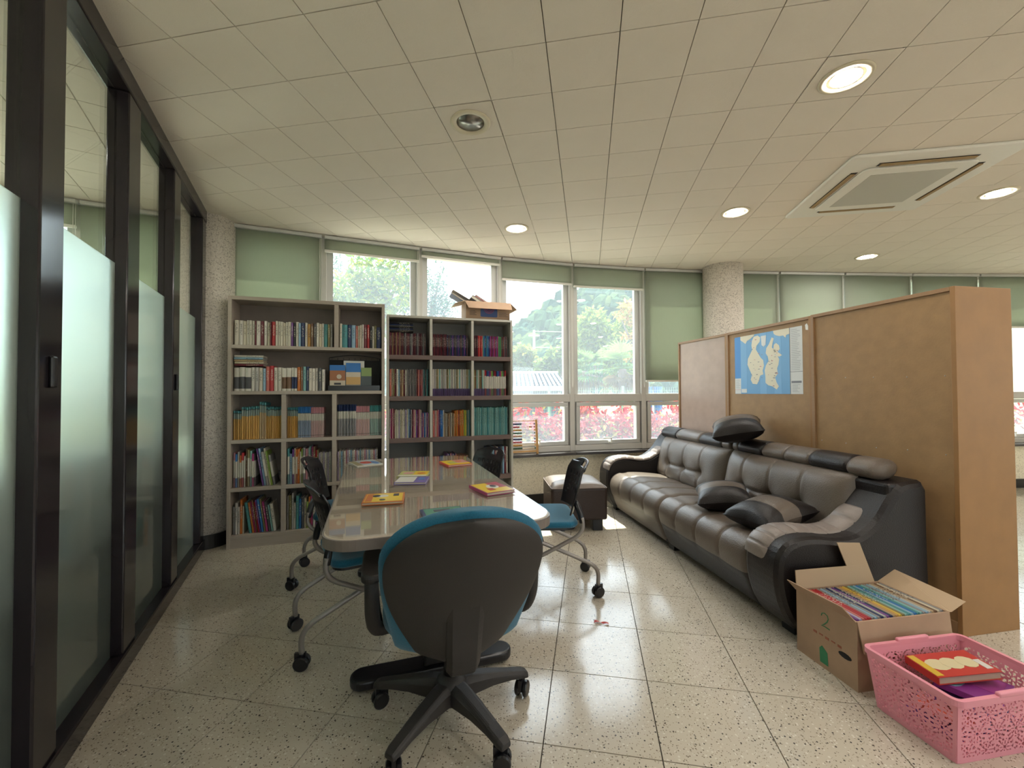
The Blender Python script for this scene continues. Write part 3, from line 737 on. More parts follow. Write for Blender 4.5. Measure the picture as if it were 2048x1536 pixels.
stackflat(1, 3, .04, Z1[3] + .203, 5, ['maroon', 'ivory', 'tan', 'pale blue', 'white'], .205, .017, '%s book lying flat on the two-tone books', 'books lying flat on the second highest shelf')
# --- middle shelf
fill(1, 2, 0, .028, .381, [(4, 'ochre', .016, .235, 'capped', 'slim'), (8, 'ochre', .016, .262, 'capped', 'tall slim'), (3, 'tan', .018, .30, 'capped', 'very tall'), (8, 'ochre', .016, .258, 'capped', 'tall slim')])
fill(1, 2, 1, .418, .70, [(7, 'ochre', .013, .25, 'capped', 'slim'), (9, 'blue', .0125, .255, 'series', 'slim banded'), (9, 'pink', .0125, .25, 'series', 'slim banded')], fit=False)
fill(1, 2, 2, .805, 1.172, [(12, 'navy', .0125, .27, 'series', 'slim banded'), (9, 'pink', .0125, .255, 'series', 'slim banded'), (8, 'teal', .0125, .26, 'series', 'slim banded')])
# --- lower shelves
kids = ['pale teal', 'magenta', 'brown', 'blue', 'grey', 'orange', 'pale grey', 'magenta', 'pink', 'pale grey', 'purple', 'lime', 'olive', 'dark grey', 'ivory', 'red', 'white', 'teal', 'orange', 'pale blue']
def mixrow(n, t, hs, kinds, seed):
    rnd = random.Random(seed); cs = kids[:]; rnd.shuffle(cs)
    return [(1, cs[i % len(cs)], t * rnd.uniform(.6, 1.5), rnd.choice(hs), rnd.choice(kinds), 'worn') for i in range(n)]
fill(1, 1, 0, .03, .335, mixrow(20, .0145, [.25, .27, .29, .30, .28], ['tipped', 'tipped', 'plain'], 3), tilt=lambda j, n: R(-9) if j > 10 else 0, fit=False)
fill(1, 1, 1, .42, .66, mixrow(17, .0145, [.25, .27, .29, .30], ['tipped', 'tipped', 'plain'], 4), fit=False)
fill(1, 1, 1, .66, .765, [(9, ['lilac', 'white', 'pale grey'], .0115, .25, 'plain', 'slim')])
fill(1, 1, 2, .805, 1.14, [(26, ['lilac', 'white', 'pale blue', 'pale grey', 'white', 'pink'], .0125, .255, 'plain', 'slim')])
fill(1, 0, 0, .03, .345, mixrow(17, .0165, [.22, .25, .27, .28], ['plain'], 5), tilt=lambda j, n: R(-8) if j > 4 else 0, fit=False)
fill(1, 0, 1, .42, .72, mixrow(18, .0155, [.22, .25, .28, .30], ['plain'], 6), fit=False)
# --- brown-shelved bookcase
fill(2, 4, 0, .022, .345, [(9, ['maroon', 'dark maroon', 'tan'], .0105, .205, 'plain', 'slim'), (21, ['dark maroon', 'maroon', 'dark maroon', 'dark grey', 'grey'], .0105, .202, 'plain', 'slim')])
stackflat(2, 4, .024, Z2[4] + .208, 7, ['black', 'dark grey', 'navy'], .21, .0115, 'slim %s book lying flat on the maroon books of the brown-shelved bookcase', 'books lying flat on the maroon books')
fill(2, 4, 1, .405, .745, [(12, ['dark maroon', 'maroon', 'dark maroon'], .0105, .20, 'plain', 'slim'), (18, ['navy', 'dark maroon', 'dark grey', 'navy', 'purple'], .0105, .198, 'plain', 'slim')])
fill(2, 4, 2, .79, 1.13, [(4, 'dark maroon', .0105, .20, 'plain', 'slim'), (4, ['red', 'salmon'], .011, .20, 'plain', 'slim'), (6, ['teal', 'blue', 'navy'], .011, .20, 'plain', 'slim'), (8, ['purple', 'magenta', 'maroon'], .011, .20, 'plain', 'slim'), (3, 'green', .011, .20, 'plain', 'slim'), (6, ['maroon', 'dark grey', 'red', 'teal'], .011, .198, 'plain', 'slim')])
fill(2, 3, 0, .022, .372, [(1, 'salmon', .018, .25, 'plain', 'plain'), (1, 'ivory', .014, .245, 'plain', 'plain'), (1, 'olive', .014, .245, 'plain', 'plain'), (1, 'maroon', .016, .24, 'plain', 'plain'), (2, ['white', 'pale blue'], .016, .245, 'plain', 'plain'), (2, ['brown', 'tan'], .017, .24, 'plain', 'plain'), (2, ['maroon', 'white'], .014, .24, 'plain', 'plain'),
                           (10, ['grey', 'pale grey', 'dark grey'], .0095, .243, 'plain', 'slim'), (6, ['maroon', 'salmon', 'pink'], .0095, .243, 'plain', 'slim'), (6, ['grey', 'teal', 'dark grey'], .009, .243, 'plain', 'slim')])
fill(2, 3, 1, .405, .76, [(30, ['white', 'pale grey', 'pale grey', 'olive', 'ivory', 'pale teal', 'white', 'grey'], .0115, .248, 'footed', 'slim')])
fill(2, 3, 2, .79, .90, [(8, ['olive', 'brown', 'pale teal', 'white'], .012, .245, 'footed', 'slim')])
fill(2, 3, 2, .90, 1.115, [(17, ['red', 'navy', 'blue', 'purple', 'magenta', 'lime', 'green', 'maroon'], .012, .238, 'tipped', 'slim white')])
fill(2, 2, 0, .022, .375, [(4, ['white', 'magenta', 'pink', 'maroon'], .012, .262, 'plain', 'slim'), (10, ['ivory', 'white', 'white', 'lilac', 'ivory'], .0125, .255, 'plain', 'slim'), (3, ['pale blue', 'navy', 'pale grey'], .012, .255, 'plain', 'slim'), (7, ['maroon', 'pink', 'ivory', 'purple'], .013, .25, 'plain', 'slim'), (6, ['purple', 'pink', 'blue', 'white'], .012, .222, 'plain', 'short')])
fill(2, 2, 1, .405, .755, [(5, ['salmon', 'pink', 'white'], .012, .245, 'plain', 'slim'), (4, ['purple', 'blue', 'blue', 'white'], .014, .247, 'plain', 'plain'), (9, ['tan', 'grey', 'ivory', 'brown'], .0115, .215, 'plain', 'short'), (7, ['orange', 'ochre', 'orange', 'maroon'], .012, .242, 'plain', 'slim'), (3, ['ochre', 'lime', 'yellow'], .012, .242, 'plain', 'slim'), (3, ['teal', 'grey'], .012, .24, 'plain', 'slim')])
fill(2, 2, 2, .79, 1.13, [(28, ['pale teal', 'teal', 'pale teal', 'pale teal', 'pale teal'], .012, .265, 'plain', 'slim')])
fill(2, 1, 1, .53, .63, [(8, ['purple', 'lilac', 'navy', 'pink'], .0115, .215, 'plain', 'small')], fit=False)
fill(2, 1, 1, .64, .745, [(8, ['salmon', 'ivory', 'pink', 'tan'], .0115, .19, 'plain', 'small')], fit=False)
fill(2, 1, 0, .03, .372, mixrow(20, .0155, [.14, .15, .16], ['plain'], 12))
fill(2, 1, 2, .93, 1.13, [(10, ['navy', 'dark grey', 'pale blue', 'maroon', 'white'], .018, .26, 'plain', 'plain')])

# --- black wire rack with postcard books on the pale bookcase
def at1(x, y, z): return Matrix.Translation(BC1.location) @ Matrix.Rotation(AN1, 4, 'Z') @ V((x, y, z))
rack = thing('wire_rack', 'black wire rack holding picture cards on the pale oak bookcase', 'rack', at1(.735, .03, Z1[3] + .001), AN1)
m = MB(); top = [(.0, .10, .28), (.0, .10, .29)] + [(lerp(0, .42, k / 8), .10, .29 + .025 * math.sin(math.pi * k / 8)) for k in range(9)]
m.tube([(0, .10, .004)] + top + [(.42, .10, .004)], .004, 6); m.build('hoop', M['pblack'], rack, smooth=True)
MB().box(0, .42, .0, .10, 0.0, .006).build('tray', M['pblack'], rack)
for k in range(9): MB().tube([(.02 + .0475 * k, .10, .005), (.02 + .0475 * k, .105, .29)], .0022, 5).build('wire', M['pblack'], rack)
MB().box(.0, .42, .0, .006, .006, .045).build('front_lip', M['pblack'], rack)
MB().box(.004, .416, .092, .096, .006, .27).build('back_sheet', M['dark'], rack)
def card(x, z, w_, h, y, bands, lab):
    c = thing('picture_card', lab, 'card', at1(.735 + x, .03 + y, Z1[3] + .0075 + z), AN1, 'picture cards in the wire rack')
    MB().box(0, w_, .002, .008, 0, h).build('sheet', M['whitep'], c)
    for z0, z1, nm, col in bands: MB().box(0, w_, 0.0005, .002, z0 * h, z1 * h).build('print', flat(nm, col), c)
    return c
c1 = card(.01, 0, .125, .215, .012, [(0, .14, 'c_grey', (.25, .23, .2)), (.14, .38, 'c_cream', (.55, .48, .38)), (.38, .78, 'c_rust', (.32, .13, .06)), (.78, 1, 'c_blue', (.03, .16, .45))], 'postcard with a rust band under a blue one')
MB().prism([(.075 + .02 * math.cos(a * .5236), .115 + .02 * math.sin(a * .5236)) for a in range(12)], -.001, .0005, M=Matrix(((1, 0, 0, 0), (0, 0, 1, 0), (0, 1, 0, 0), (0, 0, 0, 1)))).build('print', flat('c_cream', (.55, .48, .38)), c1)
MB().box(.035, .09, -.0005, .0006, .045, .062).build('print', flat('c_ink', (.03, .03, .04)), c1)
card(.14, 0, .12, .235, .016, [(0, .2, 'c_grey', (.25, .23, .2)), (.2, .48, 'c_sand', (.55, .34, .13)), (.48, .66, 'c_cream', (.55, .48, .38)), (.66, 1, 'c_blue', (.03, .16, .45))], 'postcard of sand under a blue sky')
card(.265, 0, .085, .195, .020, [(0, .2, 'c_dark', (.02, .03, .04)), (.2, .62, 'c_slate', (.08, .10, .11)), (.62, 1, 'c_green', (.25, .34, .13))], 'postcard with a green field band')
card(.12, 0, .17, .255, .034, [(0, .7, 'c_blue2', (.08, .22, .42)), (.7, 1, 'c_white', (.6, .6, .58))], 'white topped card behind the other cards')

# --- open carton on the brown-shelved bookcase
def at2(x, y, z): return Matrix.Translation(BC2.location) @ Matrix.Rotation(AN2, 4, 'Z') @ V((x, y, z))
ct = thing('carton', 'open cardboard carton full of papers on top of the brown-shelved bookcase', 'box', at2(.715, .012, 1.9268), AN2)
W_, D_, H_ = .43, .24, .165
MB().box(0, W_, 0, .005, 0, H_).box(0, W_, D_ - .005, D_, 0, H_).box(0, .005, .005, D_ - .005, 0, H_).box(W_ - .005, W_, .005, D_ - .005, 0, H_).box(0, W_, 0, D_, 0, .004).build('carton_body', M['card'], ct)
def flap(parent, pts, mat=None, th=.004, name='flap'):
    p = [V(q) for q in pts]; n = (p[1] - p[0]).cross(p[2] - p[0]).normalized() * th
    m = MB(); k = len(p); m.add(p + [q + n for q in p], [tuple(reversed(range(k))), tuple(range(k, 2 * k))] + [(i, (i + 1) % k, k + (i + 1) % k, k + i) for i in range(k)])
    return m.build(name, mat or M['card'], parent)
flap(ct, [(-.01, -.004, H_), (W_ + .01, -.004, H_), (W_ + .008, -.055, H_ - .075), (.015, -.055, H_ - .075)])
flap(ct, [(-.001, .0, H_), (-.001, D_, H_), (-.10, D_ + .01, H_ - .025), (-.10, .005, H_ - .03)], M['card2'])
flap(ct, [(W_ + .002, D_, H_), (W_ + .002, 0, H_), (W_ + .07, -.01, H_ - .065), (W_ + .07, D_, H_ - .06)], M['card2'])
MB().prism(rrect(.14, .305, .02, .10, .012), -.0015, .0002, M=Matrix(((1, 0, 0, 0), (0, 0, 1, 0), (0, 1, 0, 0), (0, 0, 0, 1)))).build('printed_panel', flat('print_blue', (.03, .07, .22)), ct)
for rad in (.05, .036, .022):
    pts = [(.2225 + rad * math.cos(math.pi + math.pi * k / 14), -.0016, .105 + rad * math.sin(math.pi + math.pi * k / 14)) for k in range(15)]
    MB().tube(pts, .0028, 5).build('printed_arc', flat('print_red', (.35, .04, .08)), ct)
for k in range(4): MB().box(.035, .10 - .012 * (k % 2), -.001, .0002, .035 + .012 * k, .040 + .012 * k).build('printed_line', flat('print_ink', (.10, .07, .06)), ct)
for k in range(4): MB().box(.32, .41 - .015 * (k % 2), -.001, .0002, .03 + .011 * k, .034 + .011 * k).build('printed_line', flat('print_ink', (.10, .07, .06)), ct)
def slab(name, lab, cat, loc, rot, size, mat, pages=True, group=None):
    o = thing(name, lab, cat, loc, 0, group); o.rotation_euler = rot; a, b, c = size
    if pages:
        MB().box(-a/2, a/2, -b/2, b/2, -c/2, -c/2 + .002).box(-a/2, a/2, -b/2, b/2, c/2 - .002, c/2).box(-a/2, -a/2 + .003, -b/2, b/2, -c/2 + .002, c/2 - .002).build('cover', mat, o)
        MB().box(-a/2 + .004, a/2 - .004, -b/2 + .004, b/2 - .004, -c/2 + .002, c/2 - .002).build('pages', PAGES, o)
    else: MB().box(-a/2, a/2, -b/2, b/2, -c/2, c/2).build('body', mat, o)
    return o
slab('folder', 'navy folder sticking steeply out of the carton on the bookcase', 'folder', at2(.725, .17, 2.105), (0, R(30), AN2), (.30, .15, .02), flat('folder_navy', (.025, .03, .09)))
slab('folder', 'thin tan card sticking out above the navy folder in the carton', 'folder', at2(.735, .19, 2.15), (0, R(28), AN2), (.28, .13, .003), M['card2'], False)
slab('book', 'pale book leaning with a red edge in the carton on the bookcase', 'book', at2(.895, .14, 2.085), (0, R(30), AN2), (.26, .16, .03), flat('pale_cover', (.5, .47, .45)))
slab('book', 'red book leaning on the pale one in the carton on the bookcase', 'book', at2(.92, .16, 2.112), (0, R(30), AN2), (.22, .15, .014), flat('red_cover', (.4, .06, .06)))
slab('envelope', 'grey green envelope corner standing in the carton on the bookcase', 'envelope', at2(1.075, .205, 2.06), (0, R(40), AN2), (.10, .015, .10), flat('env_grey', (.33, .36, .33)), False)
# ================================================================ MEETING TABLE
TC = (-.505, 2.37); TA = R(18.4); TH = .745
tb = thing('meeting_table', 'long meeting table with rounded corners under a sheet of clear glass', 'table', (TC[0], TC[1], 0), TA)
hx, hy = .425, .875
MB().prism(rrect(-hx, hx, -hy, hy, .11, 8), TH - .045, TH - .007).build('tabletop', [M['tabtop']], tb, bevel=.003)
m = MB(); a = rrect(-hx - .006, hx + .006, -hy - .006, hy + .006, .116, 8); b = rrect(-hx, hx, -hy, hy, .11, 8); k = len(a)
m.add([(x, y, z) for z in (TH - .047, TH - .010) for x, y in a], [(i, (i + 1) % k, k + (i + 1) % k, k + i) for i in range(k)])
m.add([(x, y, TH - .010) for x, y in a + b], [(i, (i + 1) % k, k + (i + 1) % k, k + i) for i in range(k)])
m.add([(x, y, TH - .047) for x, y in a + b], [(i, k + i, k + (i + 1) % k, (i + 1) % k) for i in range(k)])
m.build('edge_band', M['tabedge'], tb, smooth=False)
MB().prism(rrect(-hx + .004, hx - .004, -hy + .004, hy - .004, .106, 8), TH - .0065, TH).build('glass_sheet', [M['tglass']], tb)
for sgn in (-1, 1):
    y = -.50 if sgn < 0 else .62
    leg = MB().box(-.05, .05, y - .04, y + .04, .05, TH - .045).build('pedestal', M['pblack'], tb, bevel=.01)
    m = MB(); m.prism(rrect(-.35, .35, y - .055, y + .055, .053), .012, .055); m.build('foot', M['pblack'], tb, bevel=.012, seg=3)
    MB().box(-.36, .36, y - .03, y + .03, TH - .075, TH - .046).build('cross_bar', M['pblack'], tb)
MB().box(-.02, .02, -.46, .58, TH - .075, TH - .046).build('long_beam', M['pblack'], tb)
def onT(x, y, z=0): return (x, y, TH + z)
def coverprint(name, base, blocks):
    return base, blocks
def picture_book(lab, loc, rz, w_, h, t, cover, blocks, group='picture books on the meeting table', z=0):
    o = thing('picture_book', lab, 'book', (loc[0], loc[1], TH + .0006 + z), rz, group)
    cm = flat('cover_%02x%02x%02x' % tuple(int(c * 255) for c in cover), cover, .3)
    m = MB(); m.box(-w_/2, w_/2, -h/2, h/2, 0, .0022).box(-w_/2, w_/2, -h/2, h/2, t - .0022, t).box(-w_/2, -w_/2 + .0022, -h/2, h/2, .0022, t - .0022); m.build('cover', cm, o)
    MB().box(-w_/2 + .0025, w_/2 - .004, -h/2 + .004, h/2 - .004, .0022, t - .0022).build('pages', PAGES, o)
    for lay, (x0, x1, y0, y1, c) in enumerate(blocks):
        cx, cy, rx, ry = (x0 + x1) / 2 * w_, (y0 + y1) / 2 * h, (x1 - x0) / 2 * w_, (y1 - y0) / 2 * h
        if len(c) == 4: poly = [(cx + rx * math.cos(2 * math.pi * q / 12), cy + ry * math.sin(2 * math.pi * q / 12)) for q in range(12)]
        else: poly = [(cx - rx, cy - ry), (cx + rx, cy - ry), (cx + rx, cy + ry), (cx - rx, cy + ry)]
        MB().prism(poly, t, t + .0003 * (lay + 1)).build('print', flat('ink_%02x%02x%02x' % tuple(int(v_ * 255) for v_ in c[:3]), c[:3], .3), o)
    return o
Y_, RD, OR, WT, PU, GR, DK, BLU, PK = (.72, .50, .02), (.50, .05, .03), (.55, .16, .03), (.65, .62, .56), (.16, .12, .34), (.08, .26, .15), (.04, .035, .05), (.10, .22, .5), (.6, .3, .3)
picture_book('yellow picture book with an orange border lying alone on the table glass', (-.580, 1.93), R(12), .175, .165, .012, OR, [(-.46, .46, -.44, .44, Y_), (-.44, -.28, -.4, .4, OR), (-.25, .1, .0, .3, WT + (1,)), (-.3, -.1, .05, .3, DK + (1,)), (.22, .36, .1, .35, DK), (-.1, .05, -.35, -.2, DK + (1,))])
picture_book('white and purple picture book lying against a yellow one on the table', (-.545, 2.325), R(3), .165, .155, .012, PU, [(-.48, .1, -.45, .45, WT), (-.3, .05, -.2, .4, WT + (1,)), (.2, .4, -.1, .3, BLU)])
picture_book('yellow green picture book lying against a white and purple one on the table', (-.575, 2.49), R(3), .165, .155, .012, (.42, .45, .12), [(.0, .48, -.3, .45, Y_), (-.4, .0, -.1, .3, PK + (1,)), (.1, .4, -.1, .2, OR + (1,)), (-.48, .48, -.48, -.3, WT)])
picture_book('yellow and pink picture book on the table corner near the black chair', (-.385, 2.89), R(28), .17, .19, .011, RD, [(-.46, .46, -.46, .46, Y_), (.0, .46, -.2, .46, PK), (-.3, .0, -.2, .2, (.42, .45, .12)), (.05, .3, .0, .3, OR + (1,))])
picture_book('yellow and crimson picture book at the sunlit side of the table', (-.103, 2.115), R(30), .155, .205, .014, (.30, .04, .12), [(-.46, .46, -.47, .47, Y_), (.05, .46, -.1, .47, (.40, .05, .08)), (-.15, .25, -.15, .25, WT + (1,)), (-.25, -.05, -.3, -.1, RD), (.0, .2, -.02, .2, DK + (1,))])
picture_book('green picture book partly hidden by the grey office chair', (-.265, 1.66), R(20), .165, .19, .013, (.03, .04, .11), [(-.42, .48, -.47, .47, GR), (-.2, .2, .2, .36, DK), (-.1, .2, -.4, .0, WT + (1,)), (-.4, -.1, -.47, -.2, Y_ + (1,))])
picture_book('pale blue picture book with a red figure at the far end of the table', (-1.00, 2.905), R(36), .17, .21, .008, WT, [(-.47, .47, -.47, .47, (.42, .50, .56)), (-.2, .25, -.2, .3, RD + (1,)), (-.47, -.25, -.47, .47, (.30, .27, .14)), (.2, .45, -.4, .2, BLU + (1,))])

# ================================================================ NESTING CHAIRS
def caster(parent, x, y, r=.033, rot=0):
    m = MB(); c = math.cos(rot); s_ = math.sin(rot); Mx = Matrix.Translation((x, y, 0)) @ Matrix.Rotation(rot, 4, 'Z')
    Rx = Matrix.Rotation(math.pi / 2, 4, 'X')
    for sy in (-.016, .016):
        m.lathe([(.004, -.009), (r * .85, -.009), (r, -.005), (r, .005), (r * .85, .009), (.004, .009)], 18, 0, Mx @ Matrix.Translation((0, sy, r + .0005)) @ Rx)
    m.prism([(-.030, -.007), (.018, -.007), (.018, .007), (-.030, .007)], r, r * 2 + .014, 0, Mx)
    m.tube([(0, 0, r * 2), (0, 0, r * 2 + .035)], .010, 8, 0, M=Mx)
    return m.build('caster', M['pblack'], parent, smooth=False)
def shell_pt(u, v_):
    s_ = 2 * u - 1; z = lerp(.515, .845, v_)
    wv = .215 * (1 - .16 * (1 - v_) ** 2 - .20 * max(0, v_ - .55) ** 1.6 / .45 ** 1.6)
    y = s_ * wv
    x = -.165 - .075 * v_ - .045 * (1 - s_ * s_) + .0 - .025 * max(0, v_ - .75) / .25 * 1.0
    if v_ > .9: z -= .03 * abs(s_) ** 3
    return (x, y, z)
def shell_skip(u, v_):
    s_ = 2 * u - 1
    if abs(s_) < .20 and .84 < v_ < .95: return True
    for k, vr in enumerate((.34, .50, .66)):
        if abs(v_ - vr) < .034:
            for j in range(-3, 4):
                if abs(s_ - j * .23) < .032 and abs(j * .23) < .80: return True
    return False
def nesting_chair(lab, loc, face, group='nesting chairs around the meeting table'):
    t = thing('nesting_chair', lab, 'chair', (loc[0], loc[1], 0), face, group)
    seat = MB().prism(rrect(-.215, .235, -.225, .225, .07), .445, .485).build('seat', M['blue'], t, bevel=.018, seg=3, smooth=False)
    MB().prism(rrect(-.20, .22, -.21, .21, .06), .432, .446).build('seat_pan', M['pblack'], t)
    for s_ in (-1, 1):
        MB().tube(smooth_path([(-.33, .185 * s_, .075), (-.33, .185 * s_, .15), (-.30, .19 * s_, .20), (-.22, .195 * s_, .245), (.0, .20 * s_, .35), (.16, .20 * s_, .425)], 4), .0125, 10).build('leg', M['tube'], t, smooth=True)
        MB().tube(smooth_path([(.26, .215 * s_, .075), (.25, .215 * s_, .13), (.20, .215 * s_, .18), (.0, .215 * s_, .285), (-.13, .215 * s_, .355), (-.205, .215 * s_, .40), (-.235, .213 * s_, .45), (-.23, .208 * s_, .51)], 4), .0125, 10).build('leg', M['tube'], t, smooth=True)
        caster(t, -.33, .185 * s_, rot=.4 * s_); caster(t, .26, .215 * s_, rot=.2)
        MB().tube(smooth_path([(-.232, .207 * s_, .475), (-.222, .195 * s_, .535), (-.20, .16 * s_, .60)], 3), [.016, .017, .018, .018, .019, .018, .015], 8).build('back_bracket', M['pblack'], t, smooth=True)
    MB().tube([(.0, -.20, .345), (.0, .20, .345)], .010, 8).build('stretcher', M['tube'], t, smooth=True)
    m = MB(); m.grid(shell_pt, 60, 50, 0, shell_skip); m.build('backrest', M['pblack'], t, smooth=True, solid=.008)
    t.scale = (1, 1, .94)
    return t
nesting_chair('blue-seated nesting chair standing beside the brown ottoman', (.175, 2.75), R(182))
nesting_chair('blue-seated nesting chair with its back against the brown-shelved bookcase', (-.375, 3.165), R(215))
nesting_chair('blue-seated nesting chair tucked under the table beside the grey office chair', (-.755, 2.245), R(31))
nesting_chair('blue-seated nesting chair tucked under the table in front of the pale oak bookcase', (-1.115, 2.95), R(15))

# ================================================================ OFFICE CHAIR
oc = thing('office_chair', 'large grey-shelled blue office chair on a five-star base at the table end', 'chair', (-.235, 1.63, 0), R(90 + 17))
base_r = .295
hub = MB().lathe([(.055, .075), (.062, .09), (.058, .15), (.03, .17)], 20).build('hub', M['pgrey'], oc, smooth=True)
for k in range(5):
    a = R(24 - 107 + 72 * k); d = V((math.cos(a), math.sin(a), 0)); n = V((-d.y, d.x, 0))
    m = MB(); st = [(0.0, .040, .075, .155), (.08, .036, .085, .152), (.16, .031, .092, .137), (.24, .027, .088, .118), (base_r, .025, .078, .105), (base_r + .022, .020, .074, .095)]
    v_ = []; f = []
    for q, (r_, w_, z0, z1) in enumerate(st):
        for (sx, zz) in ((-1, z0), (1, z0), (1, lerp(z0, z1, .7)), (.6, z1), (-.6, z1), (-1, lerp(z0, z1, .7))): v_.append(tuple(d * r_ + n * (w_ * sx) + V((0, 0, zz))))
    for q in range(len(st) - 1):
        for c in range(6): f.append((q * 6 + c, q * 6 + (c + 1) % 6, q * 6 + 6 + (c + 1) % 6, q * 6 + 6 + c))
    f += [tuple(reversed(range(6))), tuple((len(st) - 1) * 6 + c for c in range(6))]
    m.add(v_, f); m.build('base_leg', M['pgrey'], oc, bevel=.006)
    p = d * base_r; caster(oc, p.x, p.y, .030, a + .8)
MB().lathe([(.028, .16), (.028, .26), (.018, .265), (.018, .37)], 16).build('gas_lift', M['pblack'], oc, smooth=True)
MB().box(-.14, .12, -.08, .08, .365, .40).build('mechanism', M['pblack'], oc, bevel=.01)
def seatfn(u, v_):
    return None
m = MB()
prof = [(0, .395), (.80, .395), (.93, .405), (1, .43), (.99, .455), (.9, .475), (.7, .482), (.4, .478), (0, .475)]
v_ = []; nseg = 36
for fr, z in prof:
    for k in range(nseg):
        a = 2 * math.pi * k / nseg; c, s_ = math.cos(a), math.sin(a)
        e = 2 / 3.2; x = .235 * math.copysign(abs(c) ** e, c); y = .25 * math.copysign(abs(s_) ** e, s_)
        v_.append((.01 + x * fr, y * fr, z - (.02 if c > .6 and fr > .6 else 0) * (c - .6)))
f = [(q * nseg + k, q * nseg + (k + 1) % nseg, (q + 1) * nseg + (k + 1) % nseg, (q + 1) * nseg + k) for q in range(len(prof) - 1) for k in range(nseg)]
m.add(v_, f); m.build('seat_cushion', M['blue'], oc, smooth=True)
def egg(t, k=1.0, lo=.52):
    """half width of the back at height fraction t"""
    base_w = .255 * k
    if t > .68: return base_w * math.sqrt(max(0, 1 - ((t - .68) / .32) ** 2.3))
    return base_w * (lerp(lo, 1, math.sin(min(1, t / .68) * math.pi / 2) ** 1.1)) * (math.sqrt(max(0, 1 - ((.10 - t) / .10) ** 2)) if t < .10 else 1)
def backsurf(k, x0, thick, z0, z1, mat, name, lo):
    m = MB(); nu, nv = 20, 30; fr = []; 
    def pt(u, w_, side):
        t = .5 - .5 * math.cos(w_ * math.pi); s_ = math.sin((u - .5) * math.pi); hw = egg(t, k, lo)
        z = lerp(z0, z1, t); lean = -.16 * (t ** 1.2) - .05 * t; curve = .05 * s_ * s_
        puff = thick * math.sqrt(max(0, 1 - s_ ** 4)) * math.sqrt(max(0, 1 - (2 * t - 1) ** 6))
        return (x0 + lean + curve + side * puff, s_ * hw, z)
    m.grid(lambda u, w_: pt(u, w_, 1), nu, nv); m.grid(lambda u, w_: pt(u, w_, -.35), nu, nv, flip=True)
    return m.build(name, mat, oc, smooth=True)
backsurf(1.03, -.195, .045, .345, .885, M['blue'], 'back_cushion', .76)
backsurf(.985, -.228, .018, .335, .862, M['pgrey'], 'back_shell', .5)
bp = smooth_path([(-.06, 0, .365), (-.15, 0, .335), (-.215, 0, .325), (-.25, 0, .36), (-.268, 0, .43), (-.292, 0, .52), (-.318, 0, .60)], 4); m = MB(); bv = []
for i_, p in enumerate(bp):
    tt = (bp[min(i_ + 1, len(bp) - 1)] - bp[max(i_ - 1, 0)]).normalized(); nn = V((-tt.z, 0, tt.x)); q_ = i_ / (len(bp) - 1); hw = lerp(.048, .062, q_); th_ = lerp(.024, .004, max(0, (q_ - .45) / .55))
    for sy, sn in ((-1, -1), (1, -1), (1, .2), (.7, 1), (-.7, 1), (-1, .2)): bv.append(tuple(p + nn * (th_ * sn) + V((0, hw * sy, 0))))
nb_ = len(bp); m.add(bv, [(a_ * 6 + c_, a_ * 6 + (c_ + 1) % 6, a_ * 6 + 6 + (c_ + 1) % 6, a_ * 6 + 6 + c_) for a_ in range(nb_ - 1) for c_ in range(6)] + [tuple(reversed(range(6))), tuple((nb_ - 1) * 6 + c_ for c_ in range(6))])
m.build('back_bar', M['pgrey'], oc, bevel=.004)
for s_ in (-1, 1):
    y = .285 * s_
    MB().prism(rrect(-.135, .135, -.034, .034, .033), .60, .632, M=Matrix.Translation((-.02, y, 0))).build('armrest_pad', M['pgrey'], oc, bevel=.012, seg=3)
    MB().tube(smooth_path([(-.10, y, .605), (-.115, y, .56), (-.10, y * .99, .47), (-.05, y * .93, .405), (.02, y * .72, .375), (.05, y * .35, .375)], 4), .024, 10).build('arm_post', M['pgrey'], oc, smooth=True)
    MB().tube(smooth_path([(.08, y, .605), (.075, y, .55), (.03, y * .98, .46), (-.02, y * .94, .41)], 4), .021, 10).build('arm_post', M['pgrey'], oc, smooth=True)

